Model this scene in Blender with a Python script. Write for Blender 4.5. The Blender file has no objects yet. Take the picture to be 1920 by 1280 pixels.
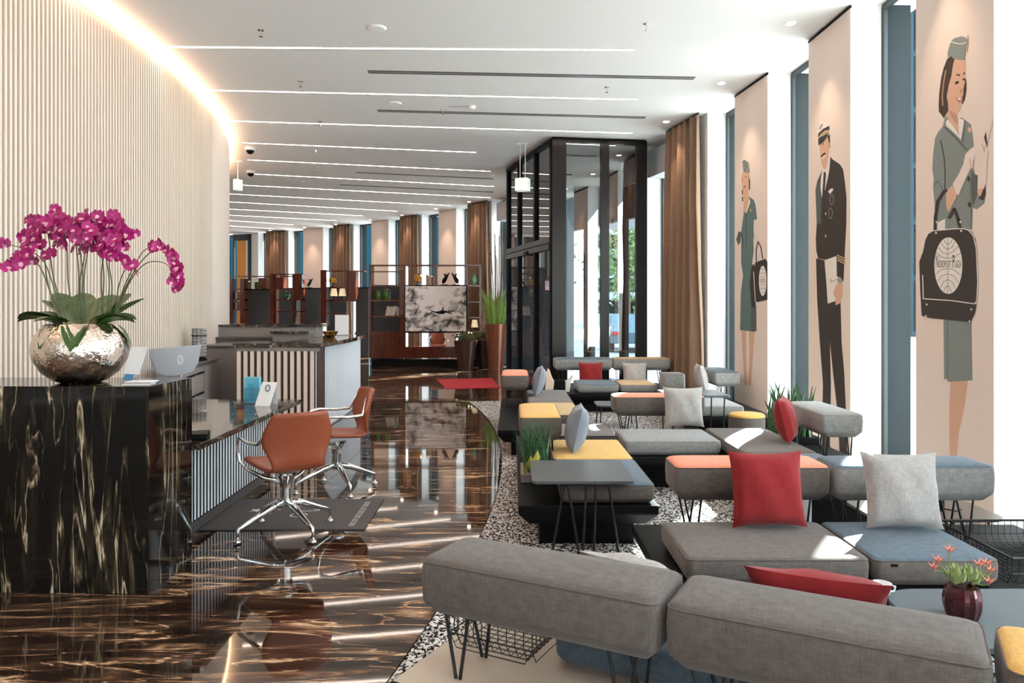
import bpy, math, random
from mathutils import Vector, Matrix
random.seed(7)
R = math.radians
C = bpy.context.scene.collection
SC = bpy.context.scene
# ------------------------------------------------------------------ camera
FOC, HOR, HC = 1400.0, 580.0, 1.55
cam_d = bpy.data.cameras.new('camera'); cam = bpy.data.objects.new('camera', cam_d); C.objects.link(cam)
cam.location = (0, 0, HC); cam.rotation_euler = (R(90), 0, 0)
cam_d.sensor_width = 36; cam_d.lens = FOC / 1920 * 36; cam_d.shift_y = -(640 - HOR) / 1920
cam_d.clip_start = 0.05; cam_d.clip_end = 400
SC.camera = cam
# ------------------------------------------------------------------ world, sun, exposure
SC.view_settings.view_transform = 'Standard'; SC.view_settings.look = 'None'
SC.view_settings.gamma = 1.0; SC.view_settings.use_curve_mapping = False
SC.view_settings.exposure = 0.26
W = bpy.data.worlds.new('sky'); SC.world = W; W.use_nodes = True
bg = W.node_tree.nodes['Background']
bg.inputs[0].default_value = (0.93, 0.965, 1.0, 1); bg.inputs[1].default_value = 9.0
sun_d = bpy.data.lights.new('sun', 'SUN'); sun_d.energy = 60; sun_d.angle = R(0.6); sun_d.color = (1, .95, .88)
sun = bpy.data.objects.new('sun', sun_d); C.objects.link(sun)
_sd = Vector((-.538, -.843, -0.75)); sun.rotation_euler = _sd.to_track_quat('-Z', 'Y').to_euler()
STRIP_POWER, COVE_POWER, SPOT_POWER = 26.0, 13.0, 50.0
ZC = 4.6                                       # ceiling height
CX, CY = -21.9, 7.3                            # centre of the curved building
# ------------------------------------------------------------------ pixel helpers (1920x1280 frame)
def P(u, v, h=0.0):
    y = FOC * (HC - h) / (v - HOR); return Vector(((u - 960) / FOC * y, y, h))
def PY(u, v, y): return Vector(((u - 960) / FOC * y, y, HC - (v - HOR) / FOC * y))
def PC(u, v): return P(u, v, ZC)
def arc(r, th): return (CX + r * math.cos(R(th)), CY + r * math.sin(R(th)))
def ray_circle(u, r):
    k = (u - 960) / FOC; a = 1 + k * k; b = -2 * k * CX - 2 * CY; c = CX * CX + CY * CY - r * r
    y = (-b + math.sqrt(b * b - 4 * a * c)) / (2 * a); return Vector((k * y, y, 0))
# ------------------------------------------------------------------ materials
MATS = {}
def mat(name, col, rough=.5, metal=0., spec=.5, emit=None, es=0., noise=0., nscale=40., bump=0., bscale=200., stretch=(1, 1, 1), coat=0., col2=None):
    if name in MATS: return MATS[name]
    m = bpy.data.materials.new(name); m.use_nodes = True; nt = m.node_tree; b = nt.nodes['Principled BSDF']
    b.inputs['Base Color'].default_value = (*col, 1); b.inputs['Roughness'].default_value = rough
    b.inputs['Metallic'].default_value = metal; b.inputs['Specular IOR Level'].default_value = spec
    if coat: b.inputs['Coat Weight'].default_value = coat; b.inputs['Coat Roughness'].default_value = .05
    if emit: b.inputs['Emission Color'].default_value = (*emit, 1); b.inputs['Emission Strength'].default_value = es
    if noise or bump:
        tc = nt.nodes.new('ShaderNodeTexCoord'); mp = nt.nodes.new('ShaderNodeMapping'); mp.inputs['Scale'].default_value = stretch
        nt.links.new(tc.outputs['Object'], mp.inputs[0])
    if noise:
        n = nt.nodes.new('ShaderNodeTexNoise'); n.inputs['Scale'].default_value = nscale; n.inputs['Detail'].default_value = 4
        nt.links.new(mp.outputs[0], n.inputs['Vector'])
        r = nt.nodes.new('ShaderNodeValToRGB'); e = r.color_ramp.elements
        c2 = col2 or tuple(min(1, c * (1 + noise)) for c in col); c1 = tuple(c * (1 - noise) for c in col) if not col2 else col
        e[0].position = .32; e[0].color = (*c1, 1); e[1].position = .68; e[1].color = (*c2, 1)
        nt.links.new(n.outputs['Fac'], r.inputs[0]); nt.links.new(r.outputs[0], b.inputs['Base Color'])
    if bump:
        n2 = nt.nodes.new('ShaderNodeTexNoise'); n2.inputs['Scale'].default_value = bscale; n2.inputs['Detail'].default_value = 3
        nt.links.new(mp.outputs[0], n2.inputs['Vector'])
        bp = nt.nodes.new('ShaderNodeBump'); bp.inputs['Strength'].default_value = bump; bp.inputs['Distance'].default_value = .01
        nt.links.new(n2.outputs['Fac'], bp.inputs['Height']); nt.links.new(bp.outputs[0], b.inputs['Normal'])
    MATS[name] = m; return m
def fabric(name, col, var=.22):
    """woven melange cloth: two crossing sets of fine streaks"""
    if name in MATS: return MATS[name]
    m = bpy.data.materials.new(name); m.use_nodes = True; nt = m.node_tree; b = nt.nodes['Principled BSDF']
    b.inputs['Roughness'].default_value = .85; b.inputs['Specular IOR Level'].default_value = .2
    b.inputs['Sheen Weight'].default_value = .15
    tc = nt.nodes.new('ShaderNodeTexCoord'); outs = []
    for s in ((28, 28, 480), (480, 28, 28), (28, 480, 28)):
        mp = nt.nodes.new('ShaderNodeMapping'); mp.inputs['Scale'].default_value = s
        nt.links.new(tc.outputs['Object'], mp.inputs[0])
        n = nt.nodes.new('ShaderNodeTexNoise'); n.inputs['Scale'].default_value = 1.0; n.inputs['Detail'].default_value = 2
        nt.links.new(mp.outputs[0], n.inputs['Vector']); outs.append(n.outputs['Fac'])
    a = nt.nodes.new('ShaderNodeMath'); a.operation = 'ADD'; nt.links.new(outs[0], a.inputs[0]); nt.links.new(outs[1], a.inputs[1])
    a2 = nt.nodes.new('ShaderNodeMath'); a2.operation = 'ADD'; nt.links.new(a.outputs[0], a2.inputs[0]); nt.links.new(outs[2], a2.inputs[1])
    r = nt.nodes.new('ShaderNodeMapRange'); r.inputs['From Min'].default_value = 1.2; r.inputs['From Max'].default_value = 1.8
    nt.links.new(a2.outputs[0], r.inputs['Value'])
    mx = nt.nodes.new('ShaderNodeMix'); mx.data_type = 'RGBA'
    mx.inputs['A'].default_value = (*[c * (1 - var) for c in col], 1); mx.inputs['B'].default_value = (*[min(1, c * (1 + var)) for c in col], 1)
    nt.links.new(r.outputs[0], mx.inputs['Factor']); nt.links.new(mx.outputs['Result'], b.inputs['Base Color'])
    bp = nt.nodes.new('ShaderNodeBump'); bp.inputs['Strength'].default_value = .15; bp.inputs['Distance'].default_value = .004
    nt.links.new(a2.outputs[0], bp.inputs['Height']); nt.links.new(bp.outputs[0], b.inputs['Normal'])
    MATS[name] = m; return m
def marble(name, stretch, ramp, rough=.04, scale=1.0, dist=1.2, detail=10, rot=(0, 0, 0), coatspec=.6):
    m = bpy.data.materials.new(name); m.use_nodes = True; nt = m.node_tree; b = nt.nodes['Principled BSDF']
    b.inputs['Roughness'].default_value = rough; b.inputs['IOR'].default_value = 1.6; b.inputs['Specular IOR Level'].default_value = coatspec
    tc = nt.nodes.new('ShaderNodeTexCoord'); mp = nt.nodes.new('ShaderNodeMapping'); mp.inputs['Scale'].default_value = stretch; mp.inputs['Rotation'].default_value = rot
    nt.links.new(tc.outputs['Object'], mp.inputs[0])
    n = nt.nodes.new('ShaderNodeTexNoise'); n.inputs['Scale'].default_value = scale; n.inputs['Detail'].default_value = detail
    n.inputs['Roughness'].default_value = .62; n.inputs['Distortion'].default_value = dist
    nt.links.new(mp.outputs[0], n.inputs['Vector'])
    # sharp veins: ridge of a second, larger noise
    n2 = nt.nodes.new('ShaderNodeTexNoise'); n2.inputs['Scale'].default_value = scale * .8; n2.inputs['Detail'].default_value = 6; n2.inputs['Distortion'].default_value = dist * .7
    mp2 = nt.nodes.new('ShaderNodeMapping'); mp2.inputs['Scale'].default_value = stretch; mp2.inputs['Location'].default_value = (7, 3, 5); mp2.inputs['Rotation'].default_value = rot
    nt.links.new(tc.outputs['Object'], mp2.inputs[0]); nt.links.new(mp2.outputs[0], n2.inputs['Vector'])
    s = nt.nodes.new('ShaderNodeMath'); s.operation = 'SUBTRACT'; s.inputs[1].default_value = .5; nt.links.new(n2.outputs['Fac'], s.inputs[0])
    ab = nt.nodes.new('ShaderNodeMath'); ab.operation = 'ABSOLUTE'; nt.links.new(s.outputs[0], ab.inputs[0])
    mr = nt.nodes.new('ShaderNodeMapRange'); mr.inputs['From Min'].default_value = 0; mr.inputs['From Max'].default_value = .02
    mr.inputs['To Min'].default_value = .16; mr.inputs['To Max'].default_value = 0; nt.links.new(ab.outputs[0], mr.inputs['Value'])
    ad = nt.nodes.new('ShaderNodeMath'); ad.operation = 'ADD'; nt.links.new(n.outputs['Fac'], ad.inputs[0]); nt.links.new(mr.outputs[0], ad.inputs[1])
    r = nt.nodes.new('ShaderNodeValToRGB'); el = r.color_ramp.elements
    while len(el) < len(ramp): el.new(.5)
    for e, (p, c) in zip(el, ramp): e.position = p; e.color = (*c, 1)
    nt.links.new(ad.outputs[0], r.inputs[0]); nt.links.new(r.outputs[0], b.inputs['Base Color'])
    MATS[name] = m; return m
def glass(name, tint=(.85, .95, 1), refl=(1, 1, 1), ior=1.5):
    m = bpy.data.materials.new(name); m.use_nodes = True; nt = m.node_tree; nt.nodes.remove(nt.nodes['Principled BSDF'])
    o = nt.nodes['Material Output']; t = nt.nodes.new('ShaderNodeBsdfTransparent'); t.inputs[0].default_value = (*tint, 1)
    g = nt.nodes.new('ShaderNodeBsdfGlossy'); g.inputs['Roughness'].default_value = .01; g.inputs[0].default_value = (*refl, 1)
    f = nt.nodes.new('ShaderNodeFresnel'); ge = nt.nodes.new('ShaderNodeNewGeometry'); ma = nt.nodes.new('ShaderNodeMath'); ma.operation = 'MULTIPLY_ADD'
    ma.inputs[1].default_value = 1 / ior - ior; ma.inputs[2].default_value = ior; nt.links.new(ge.outputs['Backfacing'], ma.inputs[0]); nt.links.new(ma.outputs[0], f.inputs[0])   # same reflectance from both sides of a single sheet
    mx = nt.nodes.new('ShaderNodeMixShader')
    nt.links.new(f.outputs[0], mx.inputs[0]); nt.links.new(t.outputs[0], mx.inputs[1]); nt.links.new(g.outputs[0], mx.inputs[2]); nt.links.new(mx.outputs[0], o.inputs[0])
    MATS[name] = m; return m
def emis(name, col, s):
    m = bpy.data.materials.new(name); m.use_nodes = True; nt = m.node_tree; nt.nodes.remove(nt.nodes['Principled BSDF'])
    e = nt.nodes.new('ShaderNodeEmission'); e.inputs[0].default_value = (*col, 1); e.inputs[1].default_value = s
    nt.links.new(e.outputs[0], nt.nodes['Material Output'].inputs[0]); MATS[name] = m; return m
M_white = mat('white_plaster', (.86, .85, .84), .7)
M_ceil = mat('ceiling_paint', (.80, .775, .76), .8)
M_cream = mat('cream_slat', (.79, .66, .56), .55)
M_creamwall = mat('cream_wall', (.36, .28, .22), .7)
M_pink = mat('blush_panel', (.84, .70, .62), .8)
M_black = mat('black_lacquer', (.006, .006, .0065), .5, spec=.1)
M_blackmetal = mat('black_metal', (.015, .015, .016), .4, .3)
M_chrome = mat('polished_aluminium', (.80, .80, .79), .12, 1.)
M_leather = mat('cognac_leather', (.27, .058, .022), .42, bump=.08, bscale=300)
M_leather2 = mat('rosy_leather', (.52, .20, .16), .45)
M_taupe = mat('taupe_laminate', (.26, .22, .205), .45)
M_taupe_d = mat('dark_taupe', (.09, .075, .07), .4)
M_bronze = mat('dark_bronze', (.011, .008, .007), .25, 0., spec=.3)
M_wood = mat('mahogany', (.10, .020, .010), .15, noise=.5, nscale=3, stretch=(12, 12, .8), coat=.6)
M_dgrey = mat('charcoal_felt', (.055, .06, .066), .8)
M_curt = fabric('brown_curtain_cloth', (.25, .152, .098), .2)
M_grey = fabric('grey_fabric', (.135, .111, .100))
M_grey2 = fabric('cool_grey_fabric', (.27, .265, .26))
M_blue = fabric('slate_blue_fabric', (.10, .135, .17))
M_coral = fabric('coral_fabric', (.85, .29, .18), .12)
M_must = fabric('mustard_fabric', (.74, .43, .12), .12)
M_tan = fabric('tan_fabric', (.50, .33, .16), .15)
M_red = fabric('red_cushion_cloth', (.27, .018, .02), .12)
M_pgrey = fabric('stone_cushion_cloth', (.40, .37, .35), .18)
M_pblue = fabric('blue_grey_cushion_cloth', (.25, .265, .30), .15)
M_tabletop = mat('grey_table_laminate', (.10, .10, .105), .35)
M_mat = mat('anthracite_mat', (.085, .07, .068), .95, noise=.3, nscale=150)
M_matw = mat('white_mat_print', (.65, .62, .60), .9)
M_green = mat('leaf_green', (.035, .085, .014), .35, noise=.4, nscale=12)
M_green2 = mat('bright_leaf', (.22, .34, .07), .5)
M_dgreen = mat('sword_leaf', (.05, .13, .05), .45, noise=.5, nscale=20)
M_stem = mat('orchid_stem', (.08, .09, .03), .5)
M_orch = mat('magenta_petal', (.42, .008, .15), .5, noise=.5, nscale=18)
M_orch_l = mat('orchid_lip', (.75, .35, .45), .5)
M_copper = mat('copper_brown_planter', (.20, .06, .028), .28, .25)
M_dcopper = mat('dark_brown_planter', (.055, .022, .014), .35, .1)
M_bark = mat('birch_bark', (.23, .14, .09), .8, noise=.6, nscale=20)
M_paper = mat('white_paper', (.85, .85, .86), .6)
M_silver = mat('silver_plastic', (.50, .50, .53), .35, .3)
M_glass = glass('clear_glazing', (.70, .82, .85), ior=1.14)
M_dglass = glass('dark_tinted_glazing', (.42, .47, .52), ior=2.7)
M_acryl = glass('acrylic', (.93, .95, .97))
M_teal = mat('teal_cladding', (.003, .009, .011), .6, spec=.1)
M_window = mat('anthracite_window_frame', (.02, .028, .032), .4)
M_strip = emis('led_strip', (1, .82, .70), STRIP_POWER)
M_cove = emis('warm_cove_led', (1, .60, .34), COVE_POWER)
M_lampshade = mat('lit_lampshade', (.8, .7, .5), .8, emit=(1, .75, .45), es=.5)
M_floor = marble('brown_marble', (1.0, 6.0, 1), [(0, (.006, .004, .003)), (.47, (.018, .010, .007)), (.55, (.055, .028, .017)), (.61, (.16, .085, .048)), (.68, (.48, .28, .155)), (.79, (.80, .60, .42))], .035, 1.0, 1.9)
M_block = marble('black_gold_marble', (3.4, 3.4, .42), [(0, (.003, .003, .003)), (.50, (.005, .004, .0035)), (.59, (.025, .018, .012)), (.645, (.15, .108, .06)), (.70, (.48, .38, .25)), (.80, (.75, .68, .55))], .06, 2.1, 1.3, rot=(0, R(6), 0), coatspec=.25)
M_top = marble('marble_worktop', (5, 5, 5), [(0, (.006, .005, .005)), (.5, (.02, .015, .012)), (.62, (.12, .08, .055)), (.72, (.55, .45, .36)), (.85, (.8, .75, .7))], .05, 1.5, 1.0)
def carpet_mat():
    m = bpy.data.materials.new('flecked_carpet'); m.use_nodes = True; nt = m.node_tree; b = nt.nodes['Principled BSDF']
    b.inputs['Roughness'].default_value = .95; b.inputs['Specular IOR Level'].default_value = .1
    tc = nt.nodes.new('ShaderNodeTexCoord'); n = nt.nodes.new('ShaderNodeTexNoise'); n.inputs['Scale'].default_value = 55; n.inputs['Detail'].default_value = 2
    n.inputs['Distortion'].default_value = .6
    mp = nt.nodes.new('ShaderNodeMapping'); mp.inputs['Scale'].default_value = (1.15, .8, 1); mp.inputs['Rotation'].default_value = (0, 0, R(12))
    nt.links.new(tc.outputs['Object'], mp.inputs[0]); nt.links.new(mp.outputs[0], n.inputs['Vector'])
    r = nt.nodes.new('ShaderNodeValToRGB'); e = r.color_ramp.elements; e[0].position = .46; e[0].color = (.012, .009, .009, 1); e[1].position = .56; e[1].color = (.70, .65, .62, 1)
    nt.links.new(n.outputs['Fac'], r.inputs[0]); nt.links.new(r.outputs[0], b.inputs['Base Color'])
    bp = nt.nodes.new('ShaderNodeBump'); bp.inputs['Strength'].default_value = .5; bp.inputs['Distance'].default_value = .01
    nt.links.new(n.outputs['Fac'], bp.inputs['Height']); nt.links.new(bp.outputs[0], b.inputs['Normal']); return m
M_carpet = carpet_mat()
# ------------------------------------------------------------------ mesh helpers
class MB:
    def __init__(s): s.v = []; s.f = []; s.m = []
    def add(s, vs, fs, mi=0):
        o = len(s.v); s.v += [tuple(p) for p in vs]; s.f += [tuple(i + o for i in f) for f in fs]; s.m += [mi] * len(fs); return s
    def box(s, x0, x1, y0, y1, z0, z1, mi=0):
        return s.add([(x0, y0, z0), (x1, y0, z0), (x1, y1, z0), (x0, y1, z0), (x0, y0, z1), (x1, y0, z1), (x1, y1, z1), (x0, y1, z1)],
                     [(3, 2, 1, 0), (4, 5, 6, 7), (0, 1, 5, 4), (1, 2, 6, 5), (2, 3, 7, 6), (3, 0, 4, 7)], mi)
    def prism(s, pts, z0, z1, mi=0):
        n = len(pts); a = sum(pts[i][0] * pts[(i + 1) % n][1] - pts[(i + 1) % n][0] * pts[i][1] for i in range(n))
        if a < 0: pts = pts[::-1]
        return s.add([(p[0], p[1], z0) for p in pts] + [(p[0], p[1], z1) for p in pts],
                     [tuple(range(n - 1, -1, -1)), tuple(range(n, 2 * n))] + [(i, (i + 1) % n, n + (i + 1) % n, n + i) for i in range(n)], mi)
    def tube(s, pts, r, n=8, mi=0, caps=True):
        pts = [Vector(p) for p in pts]; k = len(pts); rr = r if isinstance(r, (list, tuple)) else [r] * k
        vs = []; up = None
        for i, p in enumerate(pts):
            d = (pts[min(i + 1, k - 1)] - pts[max(i - 1, 0)]).normalized()
            if up is None: up = Vector((0, 0, 1)) if abs(d.z) < .9 else Vector((1, 0, 0))
            a = d.cross(up).normalized(); b = a.cross(d).normalized(); up = b
            vs += [p + (a * math.cos(2 * math.pi * j / n) + b * math.sin(2 * math.pi * j / n)) * rr[i] for j in range(n)]
        fs = [(i * n + j, i * n + (j + 1) % n, (i + 1) * n + (j + 1) % n, (i + 1) * n + j) for i in range(k - 1) for j in range(n)]
        if caps: fs += [tuple(range(n - 1, -1, -1)), tuple(range((k - 1) * n, k * n))]
        return s.add(vs, fs, mi)
    def lathe(s, prof, n=24, c=(0, 0, 0), mi=0):
        vs = []; k = len(prof)
        for r, z in prof: vs += [(c[0] + r * math.cos(2 * math.pi * j / n), c[1] + r * math.sin(2 * math.pi * j / n), c[2] + z) for j in range(n)]
        fs = [(i * n + j, i * n + (j + 1) % n, (i + 1) * n + (j + 1) % n, (i + 1) * n + j) for i in range(k - 1) for j in range(n)]
        fs += [tuple(range(n - 1, -1, -1)), tuple(range((k - 1) * n, k * n))]
        return s.add(vs, fs, mi)
    def mesh(s, name, mats, smooth=False):
        me = bpy.data.meshes.new(name); me.from_pydata(s.v, [], s.f)
        for m in (mats if isinstance(mats, (list, tuple)) else [mats]): me.materials.append(m)
        if any(s.m): me.polygons.foreach_set('material_index', s.m)
        if smooth: me.polygons.foreach_set('use_smooth', [True] * len(me.polygons))
        me.update(); return me
    def obj(s, name, mats, parent=None, loc=(0, 0, 0), rz=0, smooth=False, bevel=0, seg=2, sharp=35):
        me = s.mesh(name, mats, smooth)
        if smooth and sharp: me.set_sharp_from_angle(angle=R(sharp))
        o = link(name, me, parent, loc, rz)
        if bevel:
            b = o.modifiers.new('bevel', 'BEVEL'); b.width = bevel; b.segments = seg; b.limit_method = 'ANGLE'; b.angle_limit = R(40)
        return o
def link(name, data, parent=None, loc=(0, 0, 0), rz=0):
    o = bpy.data.objects.new(name, data); C.objects.link(o); o.location = loc; o.rotation_euler = (0, 0, rz)
    if parent: o.parent = parent
    return o
def tag(o, label, cat, group=None):
    o['label'] = label; o['category'] = cat
    if group: o['group'] = group
    return o
def thing(name, label, cat, loc=(0, 0, 0), rz=0, group=None): return tag(link(name, None, None, loc, rz), label, cat, group)
def struct(o): o['kind'] = 'structure'; return o
def copy_tree(o, parent=None):
    c = o.copy(); C.objects.link(c); c.parent = parent
    for ch in list(o.children): copy_tree(ch, c)
    return c
def outline(hx, hy, rc, ins=0., seg=4):
    pts = []; r = max(rc - ins * .4, .004); ax, ay = hx - ins, hy - ins
    for cx, cy, a0 in ((ax - r, ay - r, 0), (-ax + r, ay - r, 90), (-ax + r, -ay + r, 180), (ax - r, -ay + r, 270)):
        pts += [(cx + r * math.cos(R(a0 + 90 * k / seg)), cy + r * math.sin(R(a0 + 90 * k / seg))) for k in range(seg + 1)]
    return pts
def cushion(name, parent, x0, x1, y0, y1, z0, z1, body, top, r=.04, crown=.015, chamf=.045):
    """upholstered block: chamfered underside, upright sides, piped seam and a crowned top panel"""
    hx, hy, h = (x1 - x0) / 2, (y1 - y0) / 2, (z1 - z0); c = ((x0 + x1) / 2, (y0 + y1) / 2, z0)
    lev = [(0, chamf), (.004, chamf * .82), (chamf * .86, .004), (chamf * 1.15, 0), (h * .72, -.003), (h - .012, 0), (h - .004, .004)]
    rings = [outline(hx, hy, r, i) for z, i in lev]; n = len(rings[0]); vs = [(x, y, z) for (z, i), rg in zip(lev, rings) for x, y in rg]
    fs = [(k * n + j, k * n + (j + 1) % n, (k + 1) * n + (j + 1) % n, (k + 1) * n + j) for k in range(len(lev) - 1) for j in range(n)] + [tuple(range(n - 1, -1, -1))]
    b = MB().add(vs, fs).obj(name, body, parent, c, smooth=True, sharp=42)
    vs = []; m = min(hx, hy); ss = (0, .006, .02, m * .3, m * .6, m * .9)
    for q in ss: vs += [(x, y, h - .004 + crown * (1 - (1 - q / m) ** 5) + .006 * min(1, q / .006)) for x, y in outline(hx - q, hy - q, max(min(r, (m - q) * .8), .006), .004)]
    fs = [(k * n + j, k * n + (j + 1) % n, (k + 1) * n + (j + 1) % n, (k + 1) * n + j) for k in range(len(ss) - 1) for j in range(n)] + [tuple(range((len(ss) - 1) * n, len(ss) * n))]
    MB().add(vs, fs).obj('top_panel', top, b, smooth=True, sharp=0)
    MB().tube([(x, y, h - .003) for x, y in outline(hx, hy, r, .002)] + [(*outline(hx, hy, r, .002)[0], h - .003)], .0028, 5).obj('piping', body, b, smooth=True)
    return b
def pillow(name, label, size, loc, m, rx=0, rz=0, ry=0, thick=.16, group=None):
    """square scatter cushion standing on its lower edge; local x width, z height, y thickness"""
    n = 14; vs = []; fs = []; h = size / 2
    for side in (1, -1):
        for i in range(n + 1):
            for j in range(n + 1):
                a, b = -1 + 2 * i / n, -1 + 2 * j / n
                e = max(0, (1 - a * a)) ** .42 * max(0, (1 - b * b)) ** .42
                px = a * h * (1 - .085 * (1 - b * b) ** .7 * abs(a) ** 3); pz = b * h * (1 - .085 * (1 - a * a) ** .7 * abs(b) ** 3)
                w = .006 * math.sin(7 * a + 3 * b) * e + .008 * math.sin(9 * b - 4 * a + 1.3) * (1 - e) * e * 2
                vs.append((px, side * (thick / 2 * e) + w, pz + h))
    N = (n + 1) ** 2
    for i in range(n):
        for j in range(n):
            a = i * (n + 1) + j; q = (a, a + n + 1, a + n + 2, a + 1)
            fs.append(q[::-1]); fs.append(tuple(N + k for k in q))
    o = MB().add(vs, fs).obj(name, m, None, loc, smooth=True, sharp=0); o.rotation_euler = (rx, ry, rz)
    edge = [(-h, 0, 0), (-h * .94, 0, h * .5), (-h * .915, 0, h), (-h * .94, 0, h * 1.5), (-h, 0, 2 * h), (-h * .5, 0, h * 1.94), (0, 0, h * 1.915), (h * .5, 0, h * 1.94), (h, 0, 2 * h)]
    return tag(o, label, 'cushion', group)
# ================================================================== STRUCTURE
def annulus(r0, r1, t0, t1, z, up=True, n=40):
    b = MB(); vs = []
    for i in range(n + 1):
        t = t0 + (t1 - t0) * i / n; vs += [(*arc(r0, t), z), (*arc(r1, t), z)]
    b.add(vs, [(2 * i, 2 * i + 1, 2 * i + 3, 2 * i + 2) if up else (2 * i, 2 * i + 2, 2 * i + 3, 2 * i + 1) for i in range(n)]); return b
RW = 25.3                                       # inner radius of the window wall
RCARP = 21.8
floor = struct(annulus(6, RW + .75, -42, 80, -.012).obj('floor', M_floor))
def floor_tile(r0, r1, t0, t1):
    g = .0018; b = MB(); n = 3; vs = []; da = math.degrees(g / r0)
    for i in range(n + 1):
        t = t0 + da + (t1 - t0 - 2 * da) * i / n; vs += [(*arc(r0 + g, t), 0), (*arc(r1 - g, t), 0)]
    b.add(vs, [(2 * i, 2 * i + 1, 2 * i + 3, 2 * i + 2) for i in range(n)]); b.obj('marble_slab', M_floor, floor)
for rr0, rr1, ta, tb in ((17.0, 18.7, -24, 66), (18.7, 20.25, -24, 66), (20.25, RCARP, -24, 66), (RCARP, 23.6, 13.7, 67.7), (23.6, RW, 13.7, 67.7)):
    t = ta
    while t < tb: floor_tile(rr0, rr1, t, t + 6); t += 6
carpet = tag(MB().add(*(lambda a: (a.v, a.f))(annulus(RCARP, RW - .03, -40.6, 13.7, .012, n=60))).obj('carpet', M_carpet), 'black and white flecked carpet with a curved edge under the lounge seating', 'carpet')
b = MB(); vs = []
for i in range(61):
    t = -40.6 + 54.3 * i / 60; vs += [(*arc(RCARP, t), -.005), (*arc(RCARP - .006, t), .012)]
MB().add(vs, [(2 * i, 2 * i + 1, 2 * i + 3, 2 * i + 2) for i in range(60)]).obj('edge_trim', M_chrome, carpet)
ceiling = struct(annulus(6, RW + .70, -42, 80, ZC, up=False).obj('ceiling', M_ceil))
# ---- slatted feature wall, convex towards the room
SX, SY, SR = -21.9, 7.6, 17.8
def sarc(r, t): return (SX + r * math.cos(R(t)), SY + r * math.sin(R(t)))
def arcwall(r0, r1, t0, t1, z0, z1, n=60):
    b = MB(); vs = []
    for i in range(n + 1):
        t = t0 + (t1 - t0) * i / n
        vs += [(*sarc(r0, t), z0), (*sarc(r1, t), z0), (*sarc(r1, t), z1), (*sarc(r0, t), z1)]
    fs = []
    for i in range(n):
        a = 4 * i
        for k in range(4): fs.append((a + k, a + (k + 1) % 4, a + 4 + (k + 1) % 4, a + 4 + k))
    fs += [(0, 1, 2, 3), (4 * n + 3, 4 * n + 2, 4 * n + 1, 4 * n)]
    return b.add(vs, fs)
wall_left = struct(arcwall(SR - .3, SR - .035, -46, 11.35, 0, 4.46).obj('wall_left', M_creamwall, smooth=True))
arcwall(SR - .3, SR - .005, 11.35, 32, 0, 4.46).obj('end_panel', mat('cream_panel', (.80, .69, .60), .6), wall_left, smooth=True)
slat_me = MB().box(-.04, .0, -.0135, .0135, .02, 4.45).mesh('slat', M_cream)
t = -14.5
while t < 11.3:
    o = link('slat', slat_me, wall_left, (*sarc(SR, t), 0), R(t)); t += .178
cove = thing('cove_light', 'warm glowing cove light along the top of the curved slat wall', 'cove light', (*sarc(SR - .1, -2), 4.5))
b = arcwall(SR - .06, SR + .02, -20, 31, 4.505, 4.525); b.v = [(x - cove.location.x, y - cove.location.y, z - cove.location.z) for x, y, z in b.v]
b.obj('led_tape', M_cove, cove)
# ---- other enclosing walls (behind the camera and at the far end)
def plain_wall(name, a, c, z0=0, z1=ZC, m=M_white, th=.15):
    a, c = Vector(a), Vector(c); d = (c - a).normalized(); n = Vector((-d.y, d.x)) * th
    return struct(MB().prism([a, c, c + n, a + n], z0, z1).obj(name, m))
plain_wall('wall_back', arc(16.5, -41), arc(RW + .6, -41))
plain_wall('wall_far', arc(6.2, 79), arc(RW + .6, 79))
plain_wall('wall_inner', arc(6.1, 20), arc(6.1, 80))
plain_wall('wall_side', arc(6.1, 20), arc(17.5, 21), m=M_creamwall)
# ---- window wall: visible piers, plus one added behind the vestibule to block sun (far edge, near edge in pixels)
px_piers = [(1720, 1867), (1518, 1597), (1379, 1441), (1265, 1327), (1194, 1213), (952, 1010), (885, 922), (823, 856), (757, 791), (697, 729), (631, 663), (569, 606), (504, 541), (471, 484)]
ends = [(ray_circle(a, RW), ray_circle(c, RW)) for a, c in px_piers]
step, wid = 4.82, 2.4                              # further bays towards and behind the camera
near = []
th0 = math.degrees(math.atan2(ends[0][0].y - CY, ends[0][0].x - CX))
for k in range(1, 8):
    near.append((Vector((*arc(RW, th0 - step * k), 0)), Vector((*arc(RW, th0 - step * k - wid), 0))))
extra = [(Vector((*arc(RW, 69.5), 0)), Vector((*arc(RW, 67.2), 0))), (Vector((*arc(RW, 79), 0)), Vector((*arc(RW, 73.5), 0)))]
piers = near[::-1] + ends + extra                  # ordered from behind the camera to the far end
wall_right = struct(link('wall_right', None, None, (*arc(RW, 0), 0)))
WR = Vector(wall_right.location)
def outw(p): return Vector((p.x - CX, p.y - CY, 0)).normalized()
PIER = {}
for i, (A, Bp) in enumerate(piers):
    o = outw((A + Bp) / 2)
    L = lambda p: (p.x - WR.x, p.y - WR.y)
    MB().prism([L(A), L(Bp), L(Bp + o * .30), L(A + o * .30)], 0, ZC - .001).obj('pier', M_white, wall_right)
    MB().prism([L(A + o * .335), L(Bp + o * .335), L(Bp + o * .60), L(A + o * .60)], -.1, ZC + .3).obj('added_sun_fin', M_teal, wall_right)  # fins added outside the glass to narrow sun strips and darken the panes
wn = 0
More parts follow.
